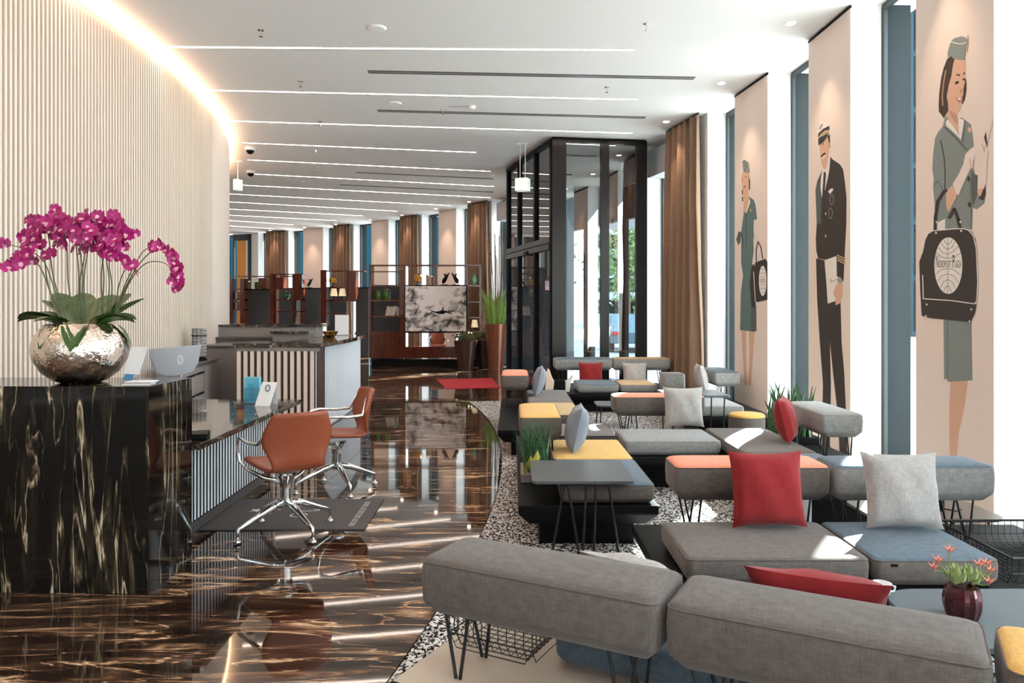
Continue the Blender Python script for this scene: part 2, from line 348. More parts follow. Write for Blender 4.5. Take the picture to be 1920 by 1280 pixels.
for (A0, B0), (A1, B1) in zip(piers[:-1], piers[1:]):
    if (A0 - B1).length > 3.2: continue           # the entrance stands in this gap
    wn += 1
    a, c = A0, B1; o = outw((a + c) / 2); a2, c2 = a + o * .30, c + o * .30; d = (c2 - a2).normalized(); base = (a2 + c2) / 2
    w = struct(link('window_%d' % wn, None, None, base)); L = (c2 - a2).length / 2
    def bar(s0, s1, z0, z1, dep=.035):
        return [(tuple((d * s0).xy)), tuple((d * s1).xy), tuple((d * s1 + o * dep).xy), tuple((d * s0 + o * dep).xy)], z0, z1
    f = MB()
    for q in ((-L, -L + .05, 0, ZC), (L - .05, L, 0, ZC), (-L + .05, L - .05, 0, .07), (-L + .05, L - .05, ZC - .07, ZC)): f.prism(*bar(*q))
    f.obj('window_frame', M_window, w)
    p = d * (-L + .05); q = d * (L - .05); g = o * .018
    MB().add([tuple(p + g + Vector((0, 0, .07))), tuple(q + g + Vector((0, 0, .07))), tuple(q + g + Vector((0, 0, ZC - .07))), tuple(p + g + Vector((0, 0, ZC - .07)))], [(0, 1, 2, 3)]).obj('pane', M_glass, w)
# end panels in blush on the piers without curtain or mural
for i in (7, 9, 11):
    A, Bp = ends[i]; o = -outw((A + Bp) / 2)
    MB().prism([((p).x - WR.x, (p).y - WR.y) for p in (A + o * .0, Bp, Bp + o * .012, A + o * .012)], 0, ZC - .02).obj('blush_panel', M_pink, wall_right)
# ---- outdoors
sun_block_canopy = struct(MB().prism([arc(RW + .02, t) for t in (13, 15, 18, 22, 27, 32)] + [arc(RW + 4.5, t) for t in (32, 27, 22, 18, 15, 13)], 4.0, 4.5).obj('sun_block_canopy', mat('sun_block_soffit', (.45, .45, .47), .7)))  # slab added over the entrance to keep the sun out
ground = struct(MB().add([(-60, -60, -.06), (120, -60, -.06), (120, 160, -.06), (-60, 160, -.06)], [(0, 1, 2, 3)]).obj('ground', mat('pavement', (.42, .42, .42), .9, noise=.15, nscale=3)))
# ================================================================== CEILING FITTINGS
def ceiling_strip(p, q, label, w=.035, group='light lines in the ceiling'):
    p, q = Vector(p), Vector(q); c = (p + q) / 2; d = (q - p); L = d.length / 2; a = math.atan2(d.y, d.x)
    t = thing('ceiling_light_line', label, 'ceiling light', (c.x, c.y, ZC), a, group)
    MB().box(-L, L, -w / 2, w / 2, -.006, -.002).obj('diffuser', M_strip, t)
    MB().box(-L - .01, L + .01, -w / 2 - .008, -w / 2, -.008, 0).box(-L - .01, L + .01, w / 2, w / 2 + .008, -.008, 0).obj('trim', M_white, t)
lines = [((275, 87), (1188, 93)), ((375, 168), (1195, 186)), ((430, 226), (1185, 249)), ((455, 267), (892, 285)), ((465, 299), (919, 320.5)), ((465, 325), (926, 349)),
         ((444, 346), (919, 370)), ((433, 363), (845, 385)), ((433, 378), (745, 395.5)), ((433, 391.5), (680, 404)), ((433, 403), (630, 413)), ((433, 413), (550, 421)), ((433, 423), (515, 428.5))]
names = ['longest glowing ceiling line, in front of the two slot vents', 'glowing ceiling line between the two long slot vents', 'glowing ceiling line just behind the second slot vent', 'glowing ceiling line above the upper dome camera',
         'short glowing ceiling line between the two dome cameras', 'glowing ceiling line level with the lower dome camera', 'glowing ceiling line at the far thin slot vent']
for i, (a, c) in enumerate(lines):
    p, q = PC(*a), PC(*c)
    if i >= 7: p = p + (p - q).normalized() * 2.0
    ceiling_strip(p, q, names[i] if i < 7 else 'thin glowing ceiling line over the library at the far end')
for k in range(6):
    y = 6.9 - 1.75 * k; ceiling_strip((-4.2 + .1 * k, y - .05, ZC), (1.5, y, ZC), 'glowing ceiling line above the marble reception block and taupe sofa')
def slot_vent(p, q, label, w=.09):
    p, q = Vector(p), Vector(q); c = (p + q) / 2; d = q - p; L = d.length / 2
    t = thing('slot_vent', label, 'air vent', (c.x, c.y, ZC), math.atan2(d.y, d.x), 'slot vents in the ceiling')
    MB().box(-L, L, -w / 2, w / 2, -.003, 0).obj('slot', M_black, t)
    for y in (-w / 2, -.008, w / 2 - .012): MB().box(-L, L, y, y + .014, -.01, -.003).obj('blade', M_silver if abs(y) < .01 else M_taupe_d, t)
slot_vent(PC(690, 134), PC(1302, 146), 'long black slot vent between the first two ceiling light lines')
slot_vent(PC(708, 207), PC(1210, 220), 'long black slot vent beside the round ceiling detectors')
slot_vent(PC(668, 323), PC(926, 335), 'thin black slot vent running up to the dark glass entrance', .07)
slot_vent(PC(637, 346), PC(925, 360), 'far black slot vent nearest the library', .07)
def small(name, label, cat, px, prof, m, n=20, group=None):
    p = PC(*px); o = MB().lathe(prof, n).obj(name, m, None, p, smooth=True); return tag(o, label, cat, group)
for px, lb in (((740, 193), 'flat round ceiling detector beside the second slot vent'), ((707, 52), 'small ring shaped detector in the ceiling before the first light line')):
    small('ceiling_detector', lb, 'detector', px, [(.02, -.022), (.085, -.02), (.10, -.008), (.105, 0)], M_white)
t = thing('beam_detector', 'white ceiling detector on a thin bar by the second slot vent', 'detector', PC(884, 199))
MB().lathe([(.02, -.05), (.05, -.045), (.06, -.02), (.06, 0)], 16).obj('head', M_white, t, smooth=True)
MB().box(-.34, -.04, -.012, .012, -.012, 0).obj('bar', M_silver, t)
for k, px in enumerate([(489, 56), (563, 152), (1212, 44), (1138, 163), (600, 228), (592, 277), (595, 313), (568, 340), (830, 205), (925, 329)]):
    t = thing('sprinkler', 'small metal sprinkler head hanging from the white ceiling', 'sprinkler', PC(*px), 0, 'ceiling sprinklers')
    MB().lathe([(.035, -.006), (.035, 0)], 14).obj('rosette', M_chrome, t, smooth=True)
    MB().lathe([(.022, -.075), (.022, -.068), (.006, -.066), (.008, -.006)], 10).obj('head', M_chrome, t, smooth=True)
for px, lb in (((469, 276), 'black dome camera above the fourth ceiling light line'), ((470, 320), 'black dome camera on a ceiling light line further along')):
    t = thing('dome_camera', lb, 'camera', PC(*px))
    MB().lathe([(.09, -.06), (.095, 0)], 18).obj('housing', M_white, t, smooth=True)
    MB().lathe([(.005, -.13), (.04, -.12), (.065, -.095), (.075, -.06)], 18).obj('dome', M_black, t, smooth=True)
def downlight(p, label, on=True):
    t = thing('downlight', label, 'ceiling spot', (p[0], p[1], ZC), 0, 'recessed ceiling spots')
    MB().lathe([(.055, -.006), (.062, -.006), (.066, 0)], 20).obj('ring', M_white, t, smooth=True)
    MB().lathe([(.05, -.0075), (.05, -.0065)], 16).obj('lens', M_strip, t)
    l = bpy.data.lights.new('spot', 'SPOT'); l.energy = SPOT_POWER; l.spot_size = R(62); l.spot_blend = .8; l.color = (1, .74, .52); l.shadow_soft_size = .04
    s = link('lamp', l, t, (0, 0, -.03))
    o = outw(Vector((p[0], p[1], 0))); s.rotation_euler = Vector((o.x * .12, o.y * .12, -1)).to_track_quat('-Z', 'Y').to_euler()
for i, (A, Bp) in enumerate(ends):
    if i in (4, 5, 13): continue
    p = (A + Bp) / 2; p = p - outw(p) * .42
    lb = {0: 'recessed spot over the poster of the stewardess in gloves', 1: 'recessed spot over the pilot poster', 2: 'recessed spot over the poster of the telephoning stewardess', 3: 'recessed spot over the long curtain by the entrance'}.get(i, 'recessed spot over the far library window wall')
    downlight(p, lb)
def hanging_sign(p, zt, zb, w, rods, label):
    t = thing('hanging_sign', label, 'hanging sign', (p.x, p.y, ZC), R(-20))
    MB().box(-.10, .10, -.03, .03, -.02, 0).obj('ceiling_plate', M_white, t)
    for x in rods: MB().tube([(x, 0, -.02), (x, 0, zt - ZC)], .008, 8).obj('rod', M_white, t, smooth=True)
    MB().box(-w / 2, w / 2, -.09, .09, zb - ZC, zt - ZC).obj('light_box', mat('sign_box', (.85, .86, .82), .4, emit=(.8, 1, .85), es=.4), t, bevel=.008)
p = PC(980, 290) * .93; hanging_sign(p, 3.95, 3.72, .24, (-.05, .05), 'white box sign hung on two rods before the black glass entrance')
p = PC(446, 302); hanging_sign(p, 4.22, 4.0, .10, (0,), 'small white box hung on one rod at the end of the slat wall')
# ================================================================== CURTAINS
def curtain(i, label, folds=5):
    A, Bp = ends[i]; o = -outw((A + Bp) / 2); d = Bp - A; L = d.length; dn = d.normalized(); c = (A + Bp) / 2
    root = thing('curtain', label, 'curtain', (c + o * .15).to_tuple(), 0, 'brown curtains on the window wall')
    n = folds * 10; vs = []; rows = (0.02, .5, 1.2, 2.2, 3.2, 4.0, 4.4, ZC - .03)
    for z in rows:
        k = (z / ZC); amp = .085 * (1.15 - .62 * k)
        for j in range(n + 1):
            s = j / n; ph = s * folds * 2 * math.pi + .6 * math.sin(z * .8 + 5 * s)
            wx = (s - .5) * L * (1.06 - .10 * k); off = amp * math.sin(ph) + .012 * math.sin(3.1 * ph + z)
            q = dn * wx + o * off; vs.append((q.x, q.y, z))
    fs = [(r * (n + 1) + j, r * (n + 1) + j + 1, (r + 1) * (n + 1) + j + 1, (r + 1) * (n + 1) + j) for r in range(len(rows) - 1) for j in range(n)]
    ob = MB().add(vs, fs).obj('cloth', M_curt, root, smooth=True, sharp=0); m = ob.modifiers.new('solid', 'SOLIDIFY'); m.thickness = .004
    a, e = dn * (-L * .5), dn * (L * .5)
    MB().tube([(a.x, a.y, ZC - .015), (e.x, e.y, ZC - .015)], .012, 8).obj('rail', M_blackmetal, root)
curtain(3, 'long brown curtain beside the dark glass entrance')
for i, lb in ((6, 'brown curtain behind the tall planter of birch stems'), (8, 'brown curtain behind the yellow globe on the shelf'), (10, 'brown curtain above the shelf with the two lampshades'), (12, 'brown curtain next to the orange window at the far end')): curtain(i, lb, 5)
# ================================================================== MURALS (flat prints on panels)
def mcol(name, c): return mat('print_' + name, c, .75)
PR = {k: mcol(k, c) for k, c in dict(uniform=(.235, .265, .25), uniform_d=(.10, .115, .11), hair=(.055, .03, .02), skin=(.72, .43, .30), skin_d=(.55, .29, .19), glove=(.82, .68, .61), white=(.86, .79, .74), dark=(.042, .03, .025),
         navy=(.04, .04, .045), gold=(.60, .43, .22), red=(.42, .12, .09), teal=(.12, .19, .185), steel=(.35, .34, .33)).items()}
def T(ox, oy, s, pts): return [(ox + a / s, oy + c / s) for a, c in pts]
class Mural:
    def __init__(s, i, label):
        A, Bp = ends[i]; s.A, s.B = A, Bp; s.o = -outw((A + Bp) / 2); n = (Bp - A).cross(Vector((0, 0, 1))); s.n = n if n.dot(s.o) > 0 else -n; s.n.normalize()
        s.c = (A + Bp) / 2; s.k = 0
        s.root = thing('mural_panel', label, 'mural', s.c.to_tuple(), 0, 'printed figures on the window wall piers')
        pts = [(q.x, q.y) for q in (A - s.c + s.n * .001, Bp - s.c + s.n * .001, Bp - s.c + s.n * .012, A - s.c + s.n * .012)]
        MB().prism(pts, .02, ZC - .035).obj('panel', M_pink, s.root)
        pts = [(q.x, q.y) for q in (A - s.c + s.n * .001, Bp - s.c + s.n * .001, Bp - s.c + s.n * .02, A - s.c + s.n * .02)]
        MB().prism(pts, ZC - .034, ZC - .012).obj('shadow_gap', M_black, s.root)
    def hit(s, px, k):
        p0 = s.c + s.n * (.0125 + .00007 * k); d = Vector(((px[0] - 960) / FOC, 1, -(px[1] - HOR) / FOC)); cam0 = Vector((0, 0, HC))
        return cam0 + d * ((p0 - cam0).dot(s.n) / d.dot(s.n)) - s.c
    def poly(s, name, pts, m):
        s.k += 1; me = MB(); q = [s.hit(p, s.k) for p in pts]
        nn = sum(((q[i]).cross(q[(i + 1) % len(q)]) for i in range(len(q))), Vector())
        if nn.dot(s.n) < 0: q = q[::-1]
        return me.add(q, [tuple(range(len(q)))]).obj(name, PR[m], s.root)
    def line(s, name, pts, w, m, closed=False):
        """polyline of pixel width w"""
        s.k += 1; me = MB()
        for a, c in zip(pts[:-1], pts[1:]):
            d = Vector((c[0] - a[0], c[1] - a[1])); n = Vector((-d.y, d.x)).normalized() * w / 2; e = d.normalized() * w * .3
            q = [s.hit((a[0] + n.x - e.x, a[1] + n.y - e.y), s.k), s.hit((c[0] + n.x + e.x, c[1] + n.y + e.y), s.k), s.hit((c[0] - n.x + e.x, c[1] - n.y + e.y), s.k), s.hit((a[0] - n.x - e.x, a[1] - n.y - e.y), s.k)]
            me.add(q, [(0, 1, 2, 3)])
        return me.obj(name, PR[m], s.root)
    def text(s, name, body, u0, u1, v0, v1, m):
        """lettering stretched to fill the pixel rectangle"""
        s.k += 1; cu = bpy.data.curves.new(name, 'FONT'); cu.body = body; tmp = bpy.data.objects.new(name, cu); C.objects.link(tmp)
        dg = bpy.context.evaluated_depsgraph_get(); me = bpy.data.meshes.new_from_object(tmp.evaluated_get(dg)); bpy.data.objects.remove(tmp)
        xs = [v.co.x for v in me.vertices]; ys = [v.co.y for v in me.vertices]; x0, x1, y0, y1 = min(xs), max(xs), min(ys), max(ys)
        for v in me.vertices:
            v.co = s.hit((u0 + (v.co.x - x0) / (x1 - x0) * (u1 - u0), v1 - (v.co.y - y0) / (y1 - y0) * (v1 - v0)), s.k)
        me.materials.clear(); me.materials.append(PR[m]); return link(name, me, s.root)
def ell(cx, cy, rx, ry, n=32): return [(cx + rx * math.cos(2 * math.pi * i / n), cy + ry * math.sin(2 * math.pi * i / n)) for i in range(n)]
# --- stewardess with white gloves and travel bag
A1 = lambda p: T(1720, 50, 6.094, p); A2 = lambda p: T(1720, 210, 5.5625, p); A3 = lambda p: T(1710, 390, 5.5625, p); A4 = lambda p: T(1640, 380, 2.561, p)
m = Mural(0, 'tall mural of a smiling stewardess in white gloves holding a big black travel bag')
m.poly('legs', A4([(365, 850), (448, 852), (432, 980), (405, 1100), (396, 1215), (360, 1215), (358, 1080), (358, 970)]), 'skin')
m.poly('skirt', A4([(330, 540), (465, 540), (470, 852), (352, 860), (348, 845), (333, 848)]), 'uniform'); m.line('pleat', A4([(350, 560), (350, 850)]), 1.2, 'uniform_d')
m.poly('jacket', A2([(290, 45), (265, 150), (215, 210), (185, 270), (165, 430), (155, 600), (170, 680), (165, 800), (180, 960), (182, 1080), (215, 1150), (290, 1110), (290, 1225), (570, 1225), (580, 1000), (620, 1015), (700, 950), (715, 850), (715, 740), (690, 790), (640, 880), (625, 830), (630, 660), (600, 640), (590, 560), (600, 440), (590, 360), (580, 250), (560, 130), (495, 80), (470, 60), (400, 60)]), 'uniform')
m.poly('jacket_shade', A2([(560, 600), (600, 660), (630, 660), (625, 860), (580, 990), (560, 760)]), 'uniform_d')
m.poly('sleeve_shade', A2([(640, 880), (712, 750), (715, 850), (690, 920), (650, 910)]), 'dark')
m.line('sleeve_fold', A2([(245, 300), (280, 480), (290, 640), (288, 800)]), 2.2, 'dark'); m.line('sleeve_crease', A2([(170, 770), (210, 720), (255, 780), (270, 830)]), 1.6, 'uniform_d')
m.line('front_edge', A2([(545, 680), (560, 900), (565, 1210)]), 1.4, 'uniform_d')
m.poly('shirt_cuff', A2([(215, 1150), (290, 1112), (285, 1222), (208, 1222)]), 'white')
m.poly('hair', A1([(340, 370), (380, 335), (430, 375), (405, 450), (390, 560), (360, 660), (345, 740), (338, 800), (355, 870), (355, 960), (325, 1010), (300, 1045), (270, 1000), (245, 970), (243, 880), (250, 760), (270, 600), (300, 470)]), 'hair')
m.poly('hair_strand', A1([(545, 560), (560, 620), (562, 720), (545, 830), (515, 890), (505, 870), (510, 700)]), 'hair')
m.line('hair_light', A1([(325, 500), (300, 640), (285, 780), (290, 900)]), 2.2, 'skin_d')
m.poly('face', A1([(425, 372), (548, 378), (553, 450), (550, 560), (540, 650), (524, 720), (528, 760), (515, 800), (510, 850), (495, 900), (490, 960), (470, 975), (450, 1000), (460, 1030), (465, 1080), (470, 1160), (465, 1240), (420, 1180), (380, 1090), (345, 1040), (330, 1000), (355, 960), (350, 870), (335, 800), (345, 740), (365, 650), (390, 560), (405, 450)]), 'skin')
m.poly('neck_shade', A1([(365, 950), (450, 1000), (458, 1040), (462, 1120), (420, 1080), (375, 1010)]), 'skin_d')
m.poly('eyebrow', A1([(438, 562), (455, 538), (490, 548), (486, 566), (462, 556)]), 'hair'); m.poly('eyebrow', A1([(520, 545), (538, 515), (546, 530), (530, 550)]), 'hair')
m.poly('eye', A1([(428, 645), (445, 622), (478, 622), (468, 650), (440, 660)]), 'dark'); m.poly('eye', A1([(510, 608), (525, 588), (552, 598), (538, 616)]), 'dark')
m.poly('nose', A1([(498, 700), (512, 730), (520, 755), (495, 765), (482, 745)]), 'skin_d')
m.poly('lips', A1([(438, 808), (470, 820), (508, 795), (502, 840), (490, 872), (462, 852)]), 'red'); m.poly('teeth', A1([(455, 822), (500, 806), (492, 842), (473, 840)]), 'white')
m.poly('collar', A2([(315, 72), (345, 110), (390, 170), (430, 235), (455, 290), (430, 262), (380, 212), (300, 142), (295, 110)]), 'white'); m.poly('collar', A2([(425, 50), (450, 70), (490, 80), (480, 150), (465, 220), (455, 290), (433, 235), (428, 150)]), 'white')
m.line('lapel', A2([(285, 158), (400, 268), (515, 395)]), 3, 'uniform_d'); m.line('lapel', A2([(492, 82), (488, 200), (470, 310)]), 2, 'uniform_d')
m.poly('badge', ell(*A2([(545, 185)])[0], 3.5, 5, 12), 'skin')
m.poly('hat', A1([(342, 345), (350, 270), (375, 190), (395, 150), (440, 125), (510, 110), (555, 125), (570, 150), (572, 185), (555, 230), (545, 380), (470, 375), (420, 370), (380, 335)]), 'uniform')
m.line('hat_piping', A1([(385, 170), (440, 190), (500, 198), (560, 180)]), 1.6, 'white'); m.line('hat_feather', A1([(575, 100), (580, 180), (565, 290)]), 1.6, 'skin_d')
m.poly('forearm', A2([(298, 825), (370, 760), (412, 880), (340, 1020), (315, 1040), (300, 960)]), 'skin')
m.poly('glove', A2([(370, 745), (430, 650), (480, 540), (500, 440), (560, 380), (600, 355), (690, 320), (740, 170), (760, 80), (800, 65), (770, 160), (750, 250), (720, 330), (680, 420), (640, 470), (600, 440), (580, 540), (590, 600), (560, 580), (500, 700), (430, 870), (400, 850)]), 'glove')
m.poly('glove', A2([(610, 440), (690, 410), (730, 350), (740, 420), (722, 560), (722, 720), (700, 790), (660, 822), (635, 760), (630, 600)]), 'glove')
m.poly('arm', A2([(628, 800), (692, 795), (660, 880), (637, 870)]), 'skin')
m.poly('telephone', A2([(695, 265), (715, 205), (722, 240), (732, 372), (715, 330)]), 'dark'); m.line('finger_line', A2([(672, 330), (700, 415)]), 1, 'skin_d'); m.line('finger_line', A2([(545, 480), (560, 560), (575, 590)]), 1.2, 'skin_d')
m.poly('button', ell(*A2([(535, 695)])[0], 3, 5, 10), 'dark'); m.poly('button', ell(*A2([(542, 965)])[0], 3, 5, 10), 'dark')
m.line('bag_handle', A2([(185, 1225), (188, 1100), (212, 930), (268, 840), (300, 815)]), 6, 'dark'); m.line('bag_handle', A2([(452, 1225), (425, 1120), (385, 1010), (330, 1100)]), 6, 'dark')
m.poly('bag_side', A3([(85, 850), (75, 560), (105, 480), (118, 450), (112, 600), (125, 950), (95, 900)]), 'dark')
m.poly('bag_base', A3([(85, 850), (120, 950), (400, 965), (660, 1000), (672, 1000), (655, 1100), (610, 1188), (190, 1148), (100, 1122)]), 'dark'); m.poly('bag', A3([(120, 950), (105, 600), (115, 450), (140, 330), (170, 270), (230, 235), (470, 215), (560, 215), (620, 245), (660, 320), (680, 500), (685, 760), (680, 960), (660, 1000), (400, 970)]), 'dark')
m.line('bag_piping', A3([(110, 700), (118, 945), (400, 963), (655, 998), (676, 960), (685, 760), (670, 420), (640, 290), (590, 230), (540, 215), (450, 215), (230, 235)]), 1.8, 'white')
for q in ((250, 258), (512, 238), (255, 145), (505, 145), (153, 1005), (618, 1055), (145, 1125), (600, 1180)): m.poly('stud', ell(*A3([q])[0], 1.8, 2.2, 8), 'white')
m.poly('bag_emblem', A3(ell(379, 600, 146, 295, 40)), 'white')
for q in ([(373, 312), (373, 526)], [(373, 628), (373, 892)], [(335, 330), (350, 365), (373, 378), (400, 365), (420, 330)], [(305, 365), (340, 415), (373, 428), (415, 410), (450, 350)], [(275, 410), (320, 465), (373, 480), (430, 455), (485, 395)], [(245, 460), (310, 510), (373, 527), (440, 510), (515, 465)],
          [(245, 690), (300, 645), (373, 630), (440, 645), (510, 700)], [(270, 765), (310, 705), (373, 685), (440, 710), (485, 780)], [(300, 825), (330, 765), (373, 745), (420, 770), (450, 840)], [(333, 865), (350, 825), (373, 810), (395, 825), (410, 875)]): m.line('emblem_line', A3(q), .8, 'dark')
for body, x0, x1, y0, y1 in (('N', 250, 276, 492, 620), ('ORDPORT', 279, 408, 548, 620), ('P', 422, 444, 490, 620), ('LAZA', 448, 512, 548, 620)):
    (u0, v0), (u1, v1) = A3([(x0, y0), (x1, y1)]); m.text('lettering', body, u0, u1, v0, v1, 'dark')
# --- pilot
B1_ = lambda p: T(1515, 220, 6.4, p); B2_ = lambda p: T(1515, 420, 5.818, p)
m = Mural(1, 'tall mural of a grinning airline pilot in a dark uniform with papers in hand')
m.poly('trousers', [(1530, 484), (1547, 488), (1552, 570), (1556, 640), (1558, 720), (1557, 800), (1556, 838), (1541, 838), (1543, 720), (1537, 640), (1532, 560)], 'dark')
m.poly('trousers', [(1548, 560), (1576, 565), (1578, 640), (1583, 700), (1587, 790), (1588, 846), (1574, 848), (1571, 780), (1562, 700), (1556, 640)], 'dark')
m.poly('shoe', [(1541, 836), (1557, 836), (1558, 844), (1540, 842)], 'navy'); m.poly('shoe', [(1573, 846), (1589, 845), (1590, 853), (1574, 854)], 'navy')
m.poly('shirt', B1_([(172, 615), (205, 630), (250, 480), (268, 462), (275, 500), (250, 620), (235, 720), (205, 870), (165, 955), (150, 850), (155, 720)]), 'white')
m.poly('tie', B1_([(188, 660), (205, 648), (216, 680), (208, 780), (202, 880), (168, 965), (180, 800)]), 'dark')
m.poly('jacket', B1_([(268, 465), (290, 500), (380, 560), (420, 620), (440, 760), (462, 960), (460, 1280)]) + B2_([(412, 120), (400, 330), (395, 440), (388, 620), (370, 620), (310, 560), (315, 345), (190, 390), (110, 375), (90, 290), (85, 160), (95, 0)]) + B1_([(105, 1280), (90, 880), (110, 770), (172, 630), (155, 720), (150, 850), (165, 960), (205, 875), (240, 720), (258, 620)]), 'dark')
m.poly('jacket_light', B1_([(110, 800), (150, 720), (150, 850), (162, 960), (155, 1280), (108, 1270), (95, 900)]), 'uniform_d')
m.poly('face', B1_([(150, 320), (190, 290), (225, 240), (250, 200), (262, 240), (265, 330), (255, 380), (250, 470), (235, 560), (205, 632), (175, 600), (160, 550), (150, 480), (145, 420), (140, 360)]), 'skin')
m.poly('hair', B1_([(232, 225), (262, 205), (266, 360), (255, 372), (248, 290)]), 'hair'); m.poly('eye', B1_([(165, 325), (188, 305), (185, 328)]), 'dark'); m.poly('eye', B1_([(140, 340), (155, 330), (152, 348)]), 'dark')
m.poly('moustache', B1_([(150, 470), (172, 440), (205, 418), (212, 440), (180, 462), (158, 482)]), 'hair'); m.poly('teeth', B1_([(160, 490), (205, 448), (200, 478), (172, 496)]), 'white'); m.poly('ear', B1_([(252, 300), (266, 305), (264, 360), (254, 355)]), 'skin_d')
m.poly('cap', B1_([(118, 200), (125, 120), (165, 35), (190, 60), (235, 90), (258, 105), (180, 145)]), 'white'); m.poly('cap_badge', B1_([(130, 135), (155, 85), (185, 72), (170, 115), (145, 150)]), 'steel')
m.poly('cap_band', B1_([(120, 215), (125, 190), (180, 138), (255, 100), (258, 148), (200, 160), (150, 205), (122, 240)]), 'dark'); m.poly('cap_braid', B1_([(120, 242), (150, 203), (200, 158), (252, 148), (250, 180), (200, 198), (150, 238), (122, 258)]), 'gold'); m.poly('cap_visor', B1_([(122, 257), (150, 237), (250, 183), (222, 245), (190, 292), (150, 322), (125, 337)]), 'navy')
m.poly('wings_badge', B1_([(240, 890), (270, 855), (305, 852), (295, 885), (262, 920)]), 'white')
for q in (ell(285, 985, 22, 65, 14), ell(270, 1150, 22, 65, 14)): m.line('glasses', B1_(q + q[:1]), .9, 'steel')
m.poly('button', ell(*B1_([(212, 1155)])[0], 1.6, 2.6, 8), 'gold'); m.poly('button', ell(*B2_([(193, 128)])[0], 1.6, 2.6, 8), 'gold')
m.poly('papers', B2_([(180, 397), (310, 355), (315, 560), (330, 640), (300, 700), (295, 840), (215, 868), (200, 640)]), 'white'); m.line('papers_print', B2_([(245, 600), (255, 630), (315, 600)]), 1.6, 'steel')
m.poly('hand', B2_([(295, 690), (318, 645), (370, 640), (376, 760), (352, 862), (300, 885), (296, 800), (278, 775), (280, 740)]), 'skin'); m.poly('watch', B2_([(318, 605), (345, 570), (372, 600), (374, 640), (325, 642)]), 'steel')
for k in range(3): m.line('sleeve_stripe', B2_([(322, 340 + 26 * k), (405, 378 + 28 * k)]), 2.4, 'gold')
m.line('sleeve_edge', B2_([(318, 0), (315, 345), (318, 560)]), 1.2, 'navy')
# --- stewardess on the telephone
C1 = lambda p: T(1375, 290, 7.529, p); C2 = lambda p: T(1375, 430, 4.414, p)
m = Mural(2, 'tall mural of a stewardess on the telephone with a bag on her arm')
m.poly('leg', C2([(65, 835), (107, 838), (105, 1000), (112, 1290), (95, 1290), (75, 1000)]), 'skin'); m.poly('leg', C2([(130, 840), (176, 845), (165, 1000), (145, 1290), (125, 1290), (135, 1000)]), 'skin')
m.poly('skirt', C2([(65, 280), (155, 285), (150, 620), (190, 640), (192, 842), (160, 846), (55, 832), (62, 520), (80, 380)]), 'teal'); m.poly('skirt_shade', C2([(150, 640), (190, 640), (192, 842), (150, 845), (140, 740)]), 'uniform_d')
m.poly('jacket', C1([(225, 590), (290, 640), (315, 720), (335, 910), (290, 920), (285, 1060), (298, 1200)]) + C2([(165, 60), (168, 180), (155, 285), (64, 285), (65, 150), (75, 60)]) + C1([(140, 1280), (105, 1140), (125, 900), (145, 780), (180, 832), (240, 660)]), 'teal')
m.line('jacket_front', C1([(180, 830), (185, 1100), (180, 1280)]), 1, 'dark'); m.line('belt', C2([(66, 150), (165, 160)]), 1, 'uniform_d'); m.poly('lapel', C1([(225, 590), (245, 660), (190, 880), (178, 860), (215, 720)]), 'uniform_d')
m.poly('face', C1([(135, 250), (225, 255), (230, 330), (225, 430), (210, 520), (220, 585), (240, 655), (182, 825), (145, 770), (150, 640), (135, 560), (125, 460), (115, 380), (115, 300)]), 'skin'); m.poly('collar', C1([(225, 620), (242, 665), (190, 815), (180, 790)]), 'white')
m.poly('hair', C1([(212, 300), (238, 370), (236, 480), (218, 512), (220, 400)]), 'hair'); m.poly('eye', C1([(165, 318), (185, 300), (182, 322)]), 'dark'); m.poly('eye', C1([(122, 350), (138, 340), (134, 360)]), 'dark'); m.poly('lips', C1([(135, 465), (172, 425), (175, 450), (150, 475)]), 'red')
m.poly('hat', C1([(125, 90), (160, 70), (215, 110), (235, 240), (225, 257), (140, 247)]), 'uniform'); m.line('hat_fold', C1([(150, 90), (185, 170), (150, 240)]), 1, 'uniform_d')
m.poly('glove', C1([(98, 720), (120, 560), (145, 640), (145, 840), (110, 1092), (75, 1062)]), 'glove'); m.poly('telephone', C1([(120, 500), (134, 490), (134, 560), (122, 560)]), 'dark'); m.poly('telephone', C1([(120, 600), (136, 585), (140, 660), (124, 655)]), 'dark'); m.poly('sleeve', C1([(75, 1075), (112, 1100), (100, 1240), (70, 1275), (40, 1200)]), 'uniform_d')
m.poly('arm', C1([(290, 918), (335, 918), (345, 1100), (340, 1262), (312, 1282), (290, 1080)]), 'glove'); m.poly('brooch', C1([(232, 780), (245, 755), (252, 778), (265, 785), (250, 795), (244, 812)]), 'gold')
m.poly('bag_side', C2([(150, 300), (172, 285), (186, 640), (150, 645), (135, 450)]), 'dark'); m.poly('bag', C2([(165, 340), (185, 265), (270, 235), (282, 260), (283, 590), (200, 607), (180, 600), (165, 450)]), 'dark')
m.line('bag_piping', C2([(168, 350), (182, 595), (202, 604), (282, 585)]), 1.2, 'white'); m.line('bag_piping', C2([(182, 270), (268, 238), (281, 262)]), 1.2, 'white'); m.poly('bag_emblem', C2(ell(243, 425, 32, 125, 28)), 'white')
for k in (-3, -2, -1, 1, 2, 3): m.line('emblem_line', C2([(222, 425 + 34 * k), (243, 425 + 34 * k + (8 if k < 0 else -8)), (262, 425 + 34 * k)]), .6, 'dark')
m.text('lettering', 'NORDPORT PLAZA', *[C2([(216, 405)])[0][0], C2([(271, 405)])[0][0], C2([(0, 410)])[0][1], C2([(0, 440)])[0][1]], 'dark')
m.line('bag_handle', C2([(190, 265), (188, 170), (205, 100), (228, 150), (243, 240)]), 1.8, 'dark')
